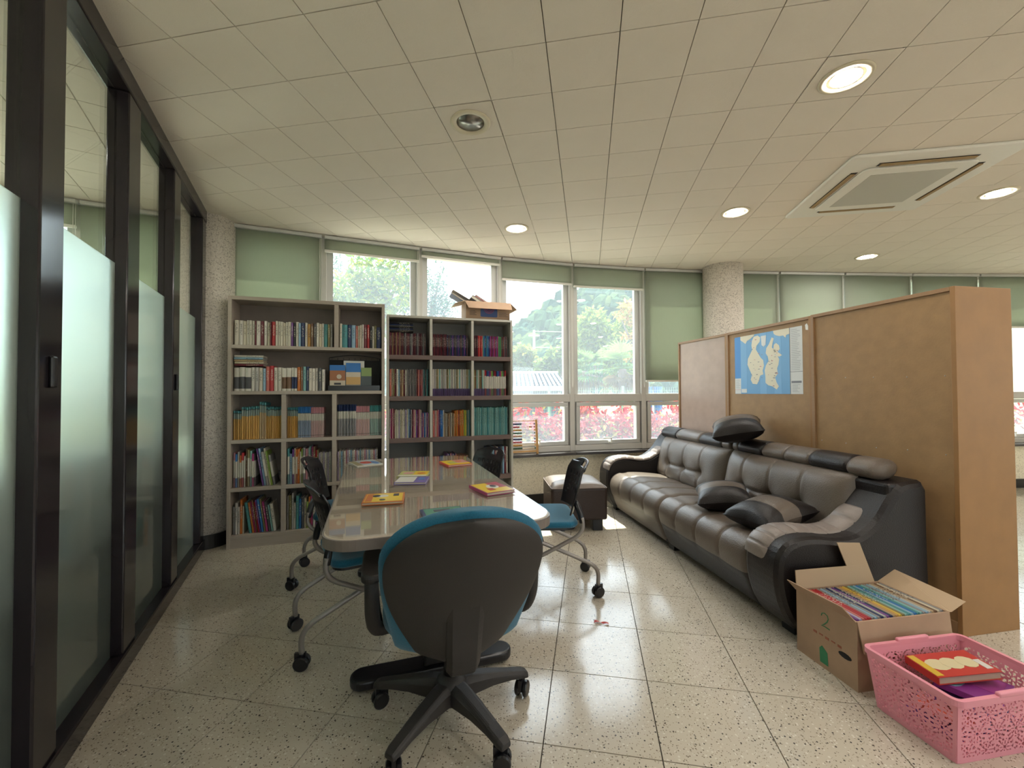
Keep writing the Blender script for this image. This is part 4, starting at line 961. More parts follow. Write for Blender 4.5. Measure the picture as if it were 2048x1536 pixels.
# ================================================================ SOFA
SA = math.atan2(.1487, .9889)
sf = thing('sofa', 'long dark brown and taupe leather sofa in front of the hardboard cabinets', 'sofa', (1.395, 2.10, 0), SA)
LS = 2.50
def arm(y0, y1, dz, xmax, name='armrest'):
    ctl = [(.0, .05), (-.045, .10), (-.085, .19), (-.105, .30), (-.095, .40), (-.05, .465), (.03, .495), (.13, .497), (.26, .482), (.37, .497), (.47, .565), (.55, .67), (.62, .74), (xmax - .03, .758), (xmax, .71), (xmax, .05)]
    ctl = [(x, z + dz * max(0, min(1, (z - .2) / .3))) for x, z in ctl]
    pts = [(p.x, p.z) for p in smooth_path([(x, 0, z) for x, z in ctl[:14]], 3)] + [(ctl[14]), (ctl[15])]
    m = MB(); k = len(pts)
    rows = [(y0, -.028), (y0 + .012, -.010), (y0 + .035, 0), (y1 - .035, 0), (y1 - .012, -.010), (y1, -.028)]
    cx = sum(p[0] for p in pts) / k; cz = .35
    v_ = []
    # inset outline along normals for the rounded edges
    def inset(i, d):
        a = V(pts[(i - 1) % k]); b = V(pts[(i + 1) % k]); t = (b - a).normalized(); n = V((t.y, -t.x)); p = V(pts[i]) + n * (-d)
        return p
    for y, d in rows:
        for i in range(k):
            p = inset(i, d); v_.append((p.x, y, max(.05, p.y)))
    f = []
    for q in range(len(rows) - 1):
        for i in range(k): f.append((q * k + i, q * k + (i + 1) % k, (q + 1) * k + (i + 1) % k, (q + 1) * k + i))
    f += [tuple(reversed(range(k))), tuple((len(rows) - 1) * k + i for i in range(k))]
    m.add(v_, f)
    ar = m.build(name, M['ldark'], sf, smooth=False)
    # pleated pad strip over the top of the arm
    idx = [i for i, p in enumerate(pts) if p[1] > .40 + dz and p[0] < .52]
    s = MB(); st = []
    path = [pts[i] for i in range(min(idx) - 1, max(idx) + 1)]
    fine = []
    for i in range(len(path) - 1):
        for q in range(4): fine.append((lerp(path[i][0], path[i + 1][0], q / 4), lerp(path[i][1], path[i + 1][1], q / 4)))
    fine.append(path[-1]); n_ = len(fine)
    ya, yb = (y0 + .085, y1 + .004) if y0 < 1 else (y0 - .004, y1 - .085)
    def padpt(u, w_):
        i = min(n_ - 1, int(round(u * (n_ - 1)))); a = V(fine[max(i - 1, 0)]); b = V(fine[min(i + 1, n_ - 1)]); t = (b - a).normalized(); nn = V((-t.y, t.x))
        edge = min(1, min(u, 1 - u) * 14); hgt = .016 * math.sqrt(max(0, 1 - (2 * w_ - 1) ** 4)) * edge * (1 - .5 * (abs(math.sin(u * math.pi * 9)) < .22))
        y = lerp(ya, yb, w_); drop = .014 * (2 * w_ - 1) ** 2
        p = V(fine[i]) + nn * (hgt - drop + .004)
        return (p.x, y, p.y)
    s.grid(padpt, n_ - 1, 8); s.build('arm_pad', M['lstripe'], sf, smooth=True, solid=.003)
    edge_y = ya if y0 < 1 else yb
    MB().tube([(padpt(q / 24, 0 if y0 < 1 else 1)) for q in range(25)], .004, 5).build('piping', M['piping'], sf, smooth=True)
    return ar
arm(0, .25, 0, .775); arm(2.25, LS, .055, .735)
MB().box(.0, .60, .24, LS - .24, .055, .33).build('base_frame', M['ldark'], sf)
MB().box(.56, .735, .03, LS - .03, .05, .745).build('back_frame', M['ldark'], sf, bevel=.02, seg=3)
for x, y in ((.03, .10), (.62, .08), (.03, 1.25), (.62, 1.25), (.03, LS - .1), (.62, LS - .1)): MB().box(x, x + .08, y - .04, y + .04, 0, .055).build('foot', M['pblack'], sf)
SP = [(.52, .375), (.38, .395), (.25, .41), (.13, .418), (.03, .416), (-.03, .40), (-.07, .365), (-.088, .315), (-.085, .26), (-.07, .21), (-.052, .16), (-.034, .115), (-.015, .08), (.0, .056)]
SPs = smooth_path([(x, 0, z) for x, z in SP], 3)
def seat(y0, y1, apron_dark):
    n_ = len(SPs) - 1
    def pt(u, w_):
        i = int(round(u * n_)); p = SPs[i]; a = SPs[max(i - 1, 0)]; b = SPs[min(i + 1, n_)]; t = (b - a).normalized(); nn = V((-t.z, 0, t.x)) if False else V((t.z, 0, -t.x))
        d = 0
        for q in range(1, 4):
            e = abs(w_ - q / 4) * (y1 - y0)
            if u < .62: d -= .011 * math.exp(-(e / .011) ** 2)
        ed = min(w_, 1 - w_) * (y1 - y0); d -= .03 * math.exp(-(ed / .014) ** 1.3)
        ph = (w_ * 4) % 1; d += .006 * math.sin(ph * math.pi) * (1 if u < .7 else 0)
        if abs(u - .30) < .02: d -= .007
        p = p - nn * (-d) if False else V((p.x - nn.x * -d, 0, p.z - nn.z * -d))
        return (p.x, lerp(y0, y1, w_), p.z)
    m = MB(); m.grid(pt, n_, 72, lambda u, w_: 1 if (u > .66 and apron_dark) else 0, flip=True)
    return m.build('seat_cushion', [M['ltaupe'], M['ldark']], sf, smooth=True)
seat(.252, 1.25, True); seat(1.25, 2.248, False)
def back(y0, y1):
    tufts = [(.27, .40), (.52, .40), (.77, .40)]
    def pt(u, w_):
        b = (1 - abs(2 * u - 1) ** 5) * (1 - abs(2 * w_ - 1) ** 9)
        x = lerp(.44, .53, u) - .10 * b ** .6 + .05; z = lerp(.36, .765, u)
        for tw, tu in tufts:
            e = math.hypot((w_ - tw) * (y1 - y0), (u - tu) * .40); x += .030 * math.exp(-(e / .035) ** 2) + .018 * math.exp(-(e / .09) ** 2)
            e2 = abs(w_ - tw) * (y1 - y0); x += .009 * math.exp(-(e2 / .009) ** 2)
        if .27 <= w_ <= .77: x += .014 * math.exp(-((u - .40) * .40 / .014) ** 2)
        if u < .4: 
            for tw, tu in tufts: x += .004 * math.exp(-((w_ - tw) * (y1 - y0) / .02) ** 2)
        return (x, lerp(y0 + .004, y1 - .004, w_), z)
    m = MB(); m.grid(pt, 44, 100, flip=True); m.build('back_cushion', M['ltaupe'], sf, smooth=True)
back(.20, 1.25); back(1.25, 2.32)
def roll(y0, y1, segs):
    x0, z0, rx, rz_ = .635, .80, .088, .058
    tot = sum(s[0] for s in segs); y = y0
    for idx, (w_, mt) in enumerate(segs):
        ya, yb = y, y + (y1 - y0) * w_ / tot; y = yb
        m = MB(); n_ = 22; ks = 10; v_ = []
        capa, capb = idx == 0, idx == len(segs) - 1
        for j in range(ks + 1):
            s_ = j / ks; yy = lerp(ya, yb, s_); g = 1 - .035 * math.exp(-(min(s_, 1 - s_) * (yb - ya) / .006) ** 2)
            if capa and s_ * (yb - ya) < .03: g *= math.sqrt(max(.3, 1 - (1 - s_ * (yb - ya) / .03) ** 2))
            if capb and (1 - s_) * (yb - ya) < .03: g *= math.sqrt(max(.3, 1 - (1 - (1 - s_) * (yb - ya) / .03) ** 2))
            for k in range(n_):
                a = 2 * math.pi * k / n_; v_.append((x0 + rx * g * math.cos(a) + .012 * math.sin(a), yy, z0 + rz_ * g * math.sin(a)))
        f = [(j * n_ + k, (j + 1) * n_ + k, (j + 1) * n_ + (k + 1) % n_, j * n_ + (k + 1) % n_) for j in range(ks) for k in range(n_)]
        f += [tuple(range(n_)), tuple(ks * n_ + k for k in reversed(range(n_)))]
        m.add(v_, f); m.build('head_roll_panel', mt, sf, smooth=True)
T_, D__ = M['ltaupe'], M['ldark']
roll(.09, 1.25, [(.16, T_), (.26, D__), (.20, T_), (.20, T_), (.26, D__), (.08, T_)])
roll(1.252, 2.40, [(.09, T_), (.26, D__), (.32, T_), (.26, D__)])
# throw pillows
def pillow(lab, M4, s=(.42, .42, .13)):
    p = thing('throw_pillow', lab, 'pillow', (0, 0, 0), 0, 'leather throw pillows on the sofa'); p.matrix_world = M4
    p.location = M4.to_translation(); p.rotation_euler = M4.to_euler()
    def pt(u, w_, sg):
        a, b = 2 * u - 1, 2 * w_ - 1
        x = a * (1 - .10 * (1 - b * b) * 0 - .09 * (1 - abs(b)) ** 1 * abs(a)) ; y = b * (1 - .09 * (1 - abs(a)) * abs(b))
        h = (max(0, (1 - a * a)) * max(0, (1 - b * b))) ** .40
        h *= 1 - .10 * math.exp(-((abs(a) - .36) / .03) ** 2)
        return (x * s[0] / 2, y * s[1] / 2, sg * h * s[2] / 2)
    cm = lambda u, w_: 0 if abs(2 * u - 1) < .36 else 1
    m = MB(); m.grid(lambda u, w_: pt(u, w_, 1), 24, 24, cm); m.grid(lambda u, w_: pt(u, w_, -1), 24, 24, cm, flip=True)
    m.build('cover', [M['ltaupe'], M['ldark']], p, smooth=True)
    return p
Sm = Matrix.Translation((1.395, 2.10, 0)) @ Matrix.Rotation(SA, 4, 'Z')
pillow('dark and taupe leather pillow lying on top of the sofa head roll', Sm @ Matrix.Translation((.545, 1.17, .938)) @ Matrix.Rotation(R(-14), 4, 'Y') @ Matrix.Rotation(R(55), 4, 'Z'), (.40, .36, .20))
pillow('leather pillow lying across the middle of the sofa seat', Sm @ Matrix.Translation((.20, .86, .505)) @ Matrix.Rotation(R(-8), 4, 'Y') @ Matrix.Rotation(R(60), 4, 'Z'), (.38, .34, .18))
pillow('leather pillow wedged behind the sofa arm by the cardboard box', Sm @ Matrix.Translation((.20, .42, .505)) @ Matrix.Rotation(R(-8), 4, 'Y') @ Matrix.Rotation(R(10), 4, 'Z'), (.40, .32, .18))

# ================================================================ OTTOMAN
ot = thing('ottoman', 'square brown leather ottoman between the window ledge and the sofa', 'ottoman', (.57, 3.99, 0), R(4))
MB().box(-.25, .25, -.25, .25, .10, .385).build('body', M['lott'], ot, bevel=.022, seg=3)
def ottop(u, w_):
    a, b = 2 * u - 1, 2 * w_ - 1; e = (max(0, 1 - abs(a) ** 5) * max(0, 1 - abs(b) ** 5)) ** .5
    return (a * .243, b * .243, .375 + .055 * e)
MB().grid(ottop, 24, 24).build('cushion_top', M['lpad'], ot, smooth=True)
MB().tube([(x, y, .381) for x, y in rrect(-.248, .248, -.248, .248, .02, 3)] + [(.228, -.248, .381)], .005, 6).build('piping', M['piping'], ot, smooth=True)
for sx in (-1, 1):
    for sy in (-1, 1): MB().box(sx * .17 - .045, sx * .17 + .045, sy * .17 - .045, sy * .17 + .045, 0, .10).build('foot', M['pblack'], ot, bevel=.004)

# ================================================================ CABINETS SEEN FROM BEHIND
CH = 1.756
def cabinet(lab, near, far, mat, nails, depth=.37):
    n_, f_ = V(near), V(far); L = (f_ - n_).length; an = math.atan2(f_.y - n_.y, f_.x - n_.x)
    c = thing('cabinet', lab, 'cabinet', (n_.x, n_.y, 0), an, 'bookcase cabinets with their backs to the sofa')
    # local x along the back, local y towards the sofa (so the body lies at y<0)
    t = .022
    MB().box(0, t, -depth, 0, 0, CH).build('side_panel', M['bside'], c, bevel=.002)
    MB().box(L - t, L, -depth, 0, 0, CH).build('side_panel', M['bframe'], c, bevel=.002)
    MB().box(t, L - t, -depth, 0, CH - t, CH).build('top_panel', M['bframe'], c, bevel=.002)
    MB().box(t, L - t, -depth, -.0, 0, .06).build('plinth', M['bframe'], c)
    MB().box(t, L - t, -.018, -.012, .06, CH - t).build('back_panel', mat, c)
    for z in (.45, .88, 1.3): MB().box(t, L - t, -depth + .01, -.018, z, z + .02).build('shelf', M['bframe'], c)
    if nails:
        for z in (.46, .89, 1.31):
            for k in range(5):
                x = lerp(.06, L - .06, k / 4) + random.uniform(-.01, .01)
                MB().sphere((x, -.011, z + random.uniform(-.008, .008)), .0032, nu=6, nv=4).build('nail_head', M['metal'], c)
    return c, L, an, n_
c1, _, _, _ = cabinet('tan hardboard cabinet back with rows of nail heads next to the floor boxes', (2.235, 2.135), (2.083, 2.955), M['board'], True)
c2, LC2, AC2, NC2 = cabinet('tan hardboard cabinet back carrying the blue map poster', (2.100, 2.975), (1.948, 3.855), M['board'], False)
cabinet('pinkish hardboard cabinet back by the window end of the sofa', (1.955, 3.868), (1.800, 4.60), M['boardpink'], False)
# map poster: local x along the board from near to far, so the sheet is laid out mirrored in x
mp_ = thing('map_poster', 'blue and cream island map poster taped to a cabinet back', 'poster', (NC2.x, NC2.y, 0), AC2)
FX0, FX1, MZ0, MZ1 = .085, .795, 1.205, 1.70
def mpt(u, v_): return (lerp(FX1, FX0, u), lerp(MZ0, MZ1, v_))      # u from the far side, as read by a viewer
def mpoly(name, pts, lay, mat):
    q = [mpt(u, v_) for u, v_ in pts]; y0 = -.0115 + lay * .0005
    a = [(x, y0, z) for x, z in q]; b = [(x, y0 + .0005, z) for x, z in q]; k = len(q)
    MB().add(a + b, [tuple(range(k)), tuple(reversed(range(k, 2 * k)))] + [(i, k + i, k + (i + 1) % k, (i + 1) % k) for i in range(k)]).build(name, mat, mp_)
def rect(u0, u1, v0, v1): return [(u0, v0), (u1, v0), (u1, v1), (u0, v1)]
sea, sea2, sea3 = flat('map_sea', (.10, .30, .55), .35), flat('map_deep', (.015, .20, .55), .35), flat('map_sea_fold', (.13, .34, .60), .35)
land, wpap, ink, inkr = flat('map_land', (.66, .60, .45), .4), flat('map_paper', (.62, .62, .60), .4), flat('map_ink', (.16, .16, .18), .4), flat('map_red_ink', (.5, .16, .16), .4)
mpoly('sheet', rect(0, 1, 0, 1), 0, wpap); mpoly('sea', rect(.105, .84, .0, 1), 1, sea); mpoly('title_strip', rect(0, .105, .27, 1), 1, sea2); mpoly('sea_corner', rect(.0, .105, 0, .0015), 1, sea)
for u0, u1 in ((.105, .21), (.42, .52), (.63, .73)): mpoly('fold_panel', rect(u0, u1, 0, 1), 2, sea3)
def blob(pts): return [(u, v_) for u, v_ in pts]
mpoly('land', blob([(.30, .90), (.33, .96), (.39, .97), (.43, .93), (.42, .86), (.37, .80), (.36, .74), (.40, .66), (.43, .60), (.47, .55), (.48, .46), (.46, .38), (.47, .32), (.42, .30), (.40, .22), (.37, .16), (.30, .17), (.27, .24), (.29, .32), (.25, .42), (.22, .50), (.23, .60), (.27, .68), (.30, .74), (.29, .82)]), 3, land)
mpoly('land', blob([(.60, .90), (.63, .88), (.61, .80), (.60, .74), (.63, .70), (.66, .68), (.64, .62), (.68, .60), (.70, .54), (.69, .46), (.67, .40), (.68, .32), (.64, .26), (.66, .18), (.69, .12), (.66, .07), (.60, .12), (.54, .14), (.50, .18), (.50, .28), (.49, .38), (.51, .46), (.55, .53), (.54, .60), (.51, .66), (.52, .74), (.56, .80)]), 3, land)
mpoly('land', blob([(.63, .78), (.66, .80), (.70, .76), (.71, .70), (.68, .66), (.74, .60), (.70, .58), (.65, .62), (.62, .70)]), 3, land)
mpoly('land', blob([(.105, 1), (.105, .94), (.15, .90), (.19, .86), (.22, .91), (.27, .93), (.33, .97), (.34, 1)]), 3, land)
mpoly('land', blob([(.62, 1), (.63, .95), (.66, .92), (.71, .90), (.76, .90), (.79, .86), (.80, .90), (.84, .91), (.84, 1)]), 3, land)
mpoly('badge', [(.44, .95), (.52, .95), (.51, .80), (.48, .77), (.45, .80)], 4, wpap)
mpoly('divider_line', rect(.84, .846, 0, 1), 3, ink); mpoly('divider_line', rect(.846, 1, .33, .336), 3, ink); mpoly('inset', rect(.115, .205, .02, .085), 4, wpap); mpoly('red_rule', rect(0, .1, .07, .074), 3, inkr)
mpoly('heading_bar', rect(.86, .985, .165, .195), 3, ink)
rnd = random.Random(5)
for k in range(24):
    v_ = .36 + k * .026; mpoly('text_line', rect(.862, .862 + rnd.uniform(.07, .12), v_, v_ + .007), 3, flat('map_grey_ink', (.36, .36, .37), .4))
for k in range(7): mpoly('text_line', rect(.87, .87 + rnd.uniform(.06, .10), .03 + k * .018, .036 + k * .018), 3, flat('map_grey_ink', (.36, .36, .37), .4))
for k in range(8): mpoly('text_line', rect(.012, .012 + rnd.uniform(.05, .08), .10 + k * .02, .106 + k * .02), 3, flat('map_grey_ink', (.36, .36, .37), .4))
for k in range(46):
    u, v_ = (rnd.uniform(.26, .45), rnd.uniform(.2, .9)) if k % 2 else (rnd.uniform(.52, .67), rnd.uniform(.12, .7))
    mpoly('place_mark', rect(u, u + rnd.uniform(.008, .028), v_, v_ + rnd.uniform(.005, .012)), 5, ink if k % 3 else inkr)
tape = thing('paper_scrap', 'torn white paper scrap stuck beside the map poster', 'paper', (NC2.x, NC2.y, 0), AC2)
MB().prism([(.035, 1.66), (.055, 1.665), (.06, 1.70), (.045, 1.71), (.034, 1.69)], -.0118, -.0112, M=Matrix(((1, 0, 0, 0), (0, 0, 1, 0), (0, 1, 0, 0), (0, 0, 0, 1)))).build('scrap', M['whitep'], tape)

# ================================================================ CARDBOARD BOX OF BOOKS
BA = R(9.5); bx = thing('cardboard_box', 'open cardboard box marked 2 packed with thin books beside the sofa arm', 'box', (1.402, 1.752, 0), BA)
bw, bd, bh = .46, .30, .285
MB().box(0, bw, 0, .005, 0, bh).box(0, bw, bd - .005, bd, 0, bh).box(0, .005, .005, bd - .005, 0, bh).box(bw - .005, bw, .005, bd - .005, 0, bh).box(.005, bw - .005, .005, bd - .005, 0, .004).build('carton_body', M['card'], bx)
flap(bx, [(-.002, bd, bh), (-.002, .0, bh), (-.035, .03, bh + .05), (-.042, bd + .005, bh + .045)])
flap(bx, [(0, bd, bh), (bw - .08, bd, bh), (bw - .08, bd + .006, bh + .085), (0, bd + .006, bh + .085)], M['card2'])
flap(bx, [(bw, 0, bh), (bw + .01, .0, bh), (bw + .10, .01, bh + .03), (bw + .10, bd, bh + .05), (bw, bd, bh)], M['card2'])
flap(bx, [(.0, -.002, bh), (bw, -.002, bh), (bw - .01, -.022, bh - .12), (.01, -.022, bh - .12)], M['card'])
flap(bx, [(bw - .14, bd + .002, bh), (bw - .02, bd + .002, bh), (bw - .09, bd + .012, bh + .19), (bw - .22, bd + .012, bh + .20)], M['card2'])
MB().tube([(0, .165 - a * .04, .185 + b * .06) for a, b in ((0, .72), (.08, .9), (.4, 1), (.75, .92), (.85, .7), (.7, .45), (.3, .15), (0, 0), (.5, .02), (1, 0))], .0024, 6).build('marker_number', flat('green_marker', (.03, .20, .08)), bx)
def onleft(name, pts, mat):
    MB().add([(-.001, y, z) for y, z in pts] + [(.0005, y, z) for y, z in pts], [tuple(range(len(pts))), tuple(reversed(range(len(pts), 2 * len(pts))))] + [(i, len(pts) + i, len(pts) + (i + 1) % len(pts), (i + 1) % len(pts)) for i in range(len(pts))]).build(name, mat, bx)
onleft('hand_hole', [(.055 + .03 * math.cos(R(k * 30)), .115 + .012 * math.sin(R(k * 30))) for k in range(12)], M['dark'])
onleft('green_print', [(.135, .02), (.175, .02), (.178, .08), (.165, .095), (.150, .085), (.138, .075)], flat('print_green', (.03, .22, .10)))
for k in range(5): onleft('red_print', [(.07 + .03 * k, .135 + .004 * (k % 2)), (.088 + .03 * k, .135 + .004 * (k % 2)), (.088 + .03 * k, .145), (.07 + .03 * k, .145)], flat('print_rust', (.32, .10, .05)))
MB().lathe([(.0, 0), (.018, 0), (.018, .0006), (0, .0006)], 16, M=Matrix.Translation((.40, -.0005, bh - .055)) @ Matrix.Rotation(R(90), 4, 'X')).build('red_dot', flat('print_red2', (.45, .04, .05)), bx)
MB().box(.31, .37, -.001, .0002, bh - .075, bh - .068).build('red_line', flat('print_rust', (.32, .10, .05)), bx)
cols = ['purple', 'lilac', 'salmon', 'red', 'red', 'grey', 'pale blue', 'grey', 'navy', 'pale grey', 'purple', 'navy', 'tan', 'ochre', 'yellow', 'olive', 'pale teal', 'teal', 'pale blue', 'blue', 'teal', 'pale teal', 'grey', 'pale blue', 'pale grey', 'tan', 'brown', 'ivory', 'grey']
for k, c in enumerate(cols):
    q = PAL[c]      # spine upwards
    add_book(Matrix.Translation(bx.location) @ Matrix.Rotation(BA, 4, 'Z') @ Matrix.Translation((.012 + k * .0151, .012, bh + .005)) @ Matrix.Rotation(R(-90), 4, 'X'), (.0138, .225, .262),
             (q[0], q[1], q[2], 1), 'plain', 'thin %s book standing spine up in the cardboard box marked 2' % c, 'books packed in the cardboard box')
finish_books()

# ================================================================ PINK BASKET
KA = R(9.5); bk = thing('basket', 'pink plastic lace-patterned basket holding picture books', 'basket', (1.632, 1.578, 0), KA)
kw, kd, kh, tp = .225, .150, .215, .022
def holemask(u, v_, L):
    x = u * L; z = v_ * kh
    if v_ < .07 or v_ > .88 or u < .04 or u > .96: return False
    cs = .085; row = int(z / .062); cx = (x / cs + (.5 if row % 2 else 0)); fx = (cx % 1 - .5) * cs; fz = (z % .062) - .031
    r_ = math.hypot(fx, fz); a = math.atan2(fz, fx)
    if r_ < .006: return True
    if .011 < r_ < .022: return math.cos(a * 8) > .15
    if .026 < r_ < .040: return math.cos(a * 13 + row) > .1
    return False
cor = lambda k_, t: {0: (-kw + tp * (1 - t), -kd + tp * (1 - t)), 1: (kw - tp * (1 - t), -kd + tp * (1 - t)), 2: (kw - tp * (1 - t), kd - tp * (1 - t)), 3: (-kw + tp * (1 - t), kd - tp * (1 - t))}[k_]
for k in range(4):
    L = (.45, .30)[k % 2]; nu = int(L / .0042)
    def wp(u, v_, k=k):
        a = cor(k, v_); b = cor((k + 1) % 4, v_); return (lerp(a[0], b[0], u), lerp(a[1], b[1], u), .004 + v_ * kh)
    m = MB(); m.grid(wp, nu, 52, 0, lambda u, v_, L=L: holemask(u, v_, L)); m.build('side_wall', M['pink'], bk, solid=.003)
m = MB(); pr = rrect(-kw - .012, kw + .012, -kd - .012, kd + .012, .03); pi_ = rrect(-kw + .002, kw - .002, -kd + .002, kd - .002, .02); k = len(pr)
for z0, z1 in ((kh - .008, kh + .012),):
    m.add([(x, y, z) for z in (z0, z1) for x, y in pr], [(i, (i + 1) % k, k + (i + 1) % k, k + i) for i in range(k)])
    m.add([(x, y, z1) for x, y in pr + pi_], [(i, (i + 1) % k, k + (i + 1) % k, k + i) for i in range(k)]); m.add([(x, y, z0) for x, y in pr + pi_], [(i, k + i, k + (i + 1) % k, (i + 1) % k) for i in range(k)])
    m.add([(x, y, z) for z in (z0, z1) for x, y in pi_], [(i, k + i, k + (i + 1) % k, (i + 1) % k) for i in range(k)])
m.build('rim', M['pink'], bk, bevel=.003)
for s_ in (-1, 1): MB().box(-.075, .075, s_ * (kd + .006) - .008, s_ * (kd + .006) + .008, kh + .006, kh + .024).build('handle_tab', M['pink'], bk, bevel=.006, seg=3)
MB().prism(rrect(-kw + tp, kw - tp, -kd + tp, kd - tp, .02), 0, .006).build('bottom', M['pink'], bk)
def ink_(x, y, z): return Matrix.Translation(bk.location) @ Matrix.Rotation(KA, 4, 'Z') @ V((x, y, z))
G = 'picture books piled in the pink basket'
def kb(lab, x, y, z, rx, ry, rz, s, c, blocks=()):
    o = slab('picture_book', lab, 'book', ink_(x, y, z), (R(rx), R(ry), KA + R(rz)), s, flat('kc_%02x%02x%02x' % tuple(int(q * 255) for q in c), c, .35), True, G)
    for lay, (x0, x1, y0, y1, cc, rnd_) in enumerate(blocks):
        cx, cy, qx, qy = (x0 + x1) / 2 * s[0], (y0 + y1) / 2 * s[1], (x1 - x0) / 2 * s[0], (y1 - y0) / 2 * s[1]
        poly = [(cx + qx * math.cos(2 * math.pi * q / 12), cy + qy * math.sin(2 * math.pi * q / 12)) for q in range(12)] if rnd_ else [(cx - qx, cy - qy), (cx + qx, cy - qy), (cx + qx, cy + qy), (cx - qx, cy + qy)]
        MB().prism(poly, s[2] / 2, s[2] / 2 + .0004 * (lay + 1)).build('print', flat('kp_%02x%02x%02x' % tuple(int(q * 255) for q in cc), cc, .35), o)
kb('purple picture book lying at the bottom of the pink basket', -.02, .0, .035, 0, 0, 8, (.24, .18, .02), (.14, .04, .24))
kb('blue picture book lying low in the pink basket', .04, -.005, .06, 0, 0, -9, (.24, .17, .018), (.08, .12, .34))
kb('orange red picture book lying under the purple ones in the pink basket', -.05, -.005, .085, 0, 3, 22, (.21, .15, .02), (.50, .07, .03))
kb('dark violet picture book sloping in the pink basket', .01, -.005, .112, 0, 4, 25, (.22, .155, .018), (.10, .05, .20))
kb('magenta picture book with a blue corner lying under the red one in the pink basket', .06, -.005, .142, 0, 3, 24, (.22, .17, .02), (.22, .03, .22), [(-.45, .1, .1, .45, (.25, .5, .62), True), (-.1, .45, -.4, .2, (.28, .04, .22), False)])
kb('red picture book with cream ovals on top of the pile in the pink basket', .035, .045, .182, 0, -4, -8, (.24, .13, .028), (.50, .05, .04), [(-.4, -.05, -.25, .25, (.66, .58, .36), True), (-.15, .15, -.25, .25, (.66, .58, .36), True), (.1, .38, -.25, .25, (.66, .58, .36), True), (-.49, -.38, -.45, .45, (.62, .42, .05), False), (.36, .46, -.35, .05, (.65, .62, .58), False)])

# ================================================================ ABACUS, PAPER SLIP
ab = thing('abacus', 'wooden abacus with coloured bead rows leaning on the window', 'abacus', (.262, 4.615, .5605), R(17.5))
aw, ah = .36, .37; lean = R(-6); ab.rotation_euler = (lean, 0, R(17.5))
MB().box(0, .022, -.012, .012, 0, ah).build('post', flat('abacus_wood', (.50, .27, .09)), ab, bevel=.003)
MB().box(-aw - .022, -aw, -.012, .012, 0, ah).build('post', flat('abacus_wood', (.50, .27, .09)), ab, bevel=.003)
MB().box(-aw, 0, -.008, .008, .022, .038).build('bottom_bar', flat('abacus_wood', (.50, .27, .09)), ab)
MB().tube([(-aw, 0, ah - .012), (0, 0, ah - .012)], .004, 6).build('top_bar', flat('abacus_wood', (.50, .27, .09)), ab)
bc = [('bead_navy', (.02, .03, .10)), ('bead_red', (.36, .03, .04)), ('bead_ochre', (.48, .26, .05)), ('bead_green', (.04, .11, .06)), ('bead_tan', (.48, .26, .14)), ('bead_navy', (.02, .03, .10)), ('bead_red', (.36, .03, .04)), ('bead_ochre', (.48, .26, .05)), ('bead_green', (.04, .11, .06))]
bead = {}
for k, (nm, c) in enumerate(bc):
    z = ah - .045 - k * .0325; MB().tube([(-aw, 0, z), (0, 0, z)], .0018, 5).build('rod', flat('abacus_rod', (.35, .25, .16)), ab)
    if nm not in bead: bead[nm] = MB().lathe([(.004, -.0065), (.011, -.003), (.011, .003), (.004, .0065)], 10, M=Matrix.Rotation(math.pi / 2, 4, 'Y')).mesh('bead', flat(nm, c))
    xs = [-.012] + [-.165 - .0135 * j for j in range(9)]
    if k == 1: xs = [-.012, -.05, -.066] + [-.19 - .0135 * j for j in range(7)]
    for x in xs: inst('bead', bead[nm], ab, (x, 0, z))
sl = thing('paper_slip', 'crumpled red plastic strip lying on the terrazzo floor', 'litter', (.468, 2.28, 0), R(-18))
MB().grid(lambda u, v_: (lerp(-.038, .038, u), lerp(-.009, .009, v_) * (1 - .4 * math.sin(u * 3.1)), .0012 + .008 * abs(math.sin(u * 5 + v_))), 12, 3).build('strip', flat('slip_red', (.62, .10, .09)), sl, solid=.0008)
# ================================================================ OUTSIDE
def at(px_, py_, Y):
    d = rr * ((px_ - 1024) / 850) - uu * ((py_ - 768) / 850) + f0; t = Y / d.y
    return V((0, 0, CAMH)) + d * t
def leafmat(name, col, tcol, t=.5):
    m, n, l, out = newmat(name); d = n.new('ShaderNodeBsdfDiffuse'); tl = n.new('ShaderNodeBsdfTranslucent'); mx = n.new('ShaderNodeMixShader'); mx.inputs[0].default_value = t
    d.inputs[0].default_value = tuple(x * .55 for x in col) + (1,); tl.inputs[0].default_value = tuple(x * .5 for x in tcol) + (1,)
    l.new(d.outputs[0], mx.inputs[1]); l.new(tl.outputs[0], mx.inputs[2]); l.new(mx.outputs[0], out.inputs[0]); return m
def leaves(m, n, clusters, size, nm, rnd, shape=2.0, sel=None):
    ws = [c[3] * c[4] * c[5] for c in clusters]
    for i in range(n):
        c = rnd.choices(clusters, ws)[0]
        while True:
            a, b, g = rnd.uniform(-1, 1), rnd.uniform(-1, 1), rnd.uniform(-1, 1); q = a * a + b * b + g * g
            if .12 < q < 1: break
        p = V((c[0] + a * c[3], c[1] + b * c[4], c[2] + g * c[5]))
        s = size * rnd.uniform(.6, 1.3); t = V((rnd.gauss(0, 1), rnd.gauss(0, 1), rnd.gauss(-.3, .8))).normalized(); b_ = t.cross(V((rnd.gauss(0, 1), rnd.gauss(0, 1), rnd.gauss(0, 1)))).normalized()
        mi = sel(p, rnd) if sel else rnd.randrange(nm)
        m.add([p, p + t * s * .5 + b_ * s / shape / 2, p + t * s, p + t * s * .5 - b_ * s / shape / 2], [(0, 1, 2, 3)], mi)
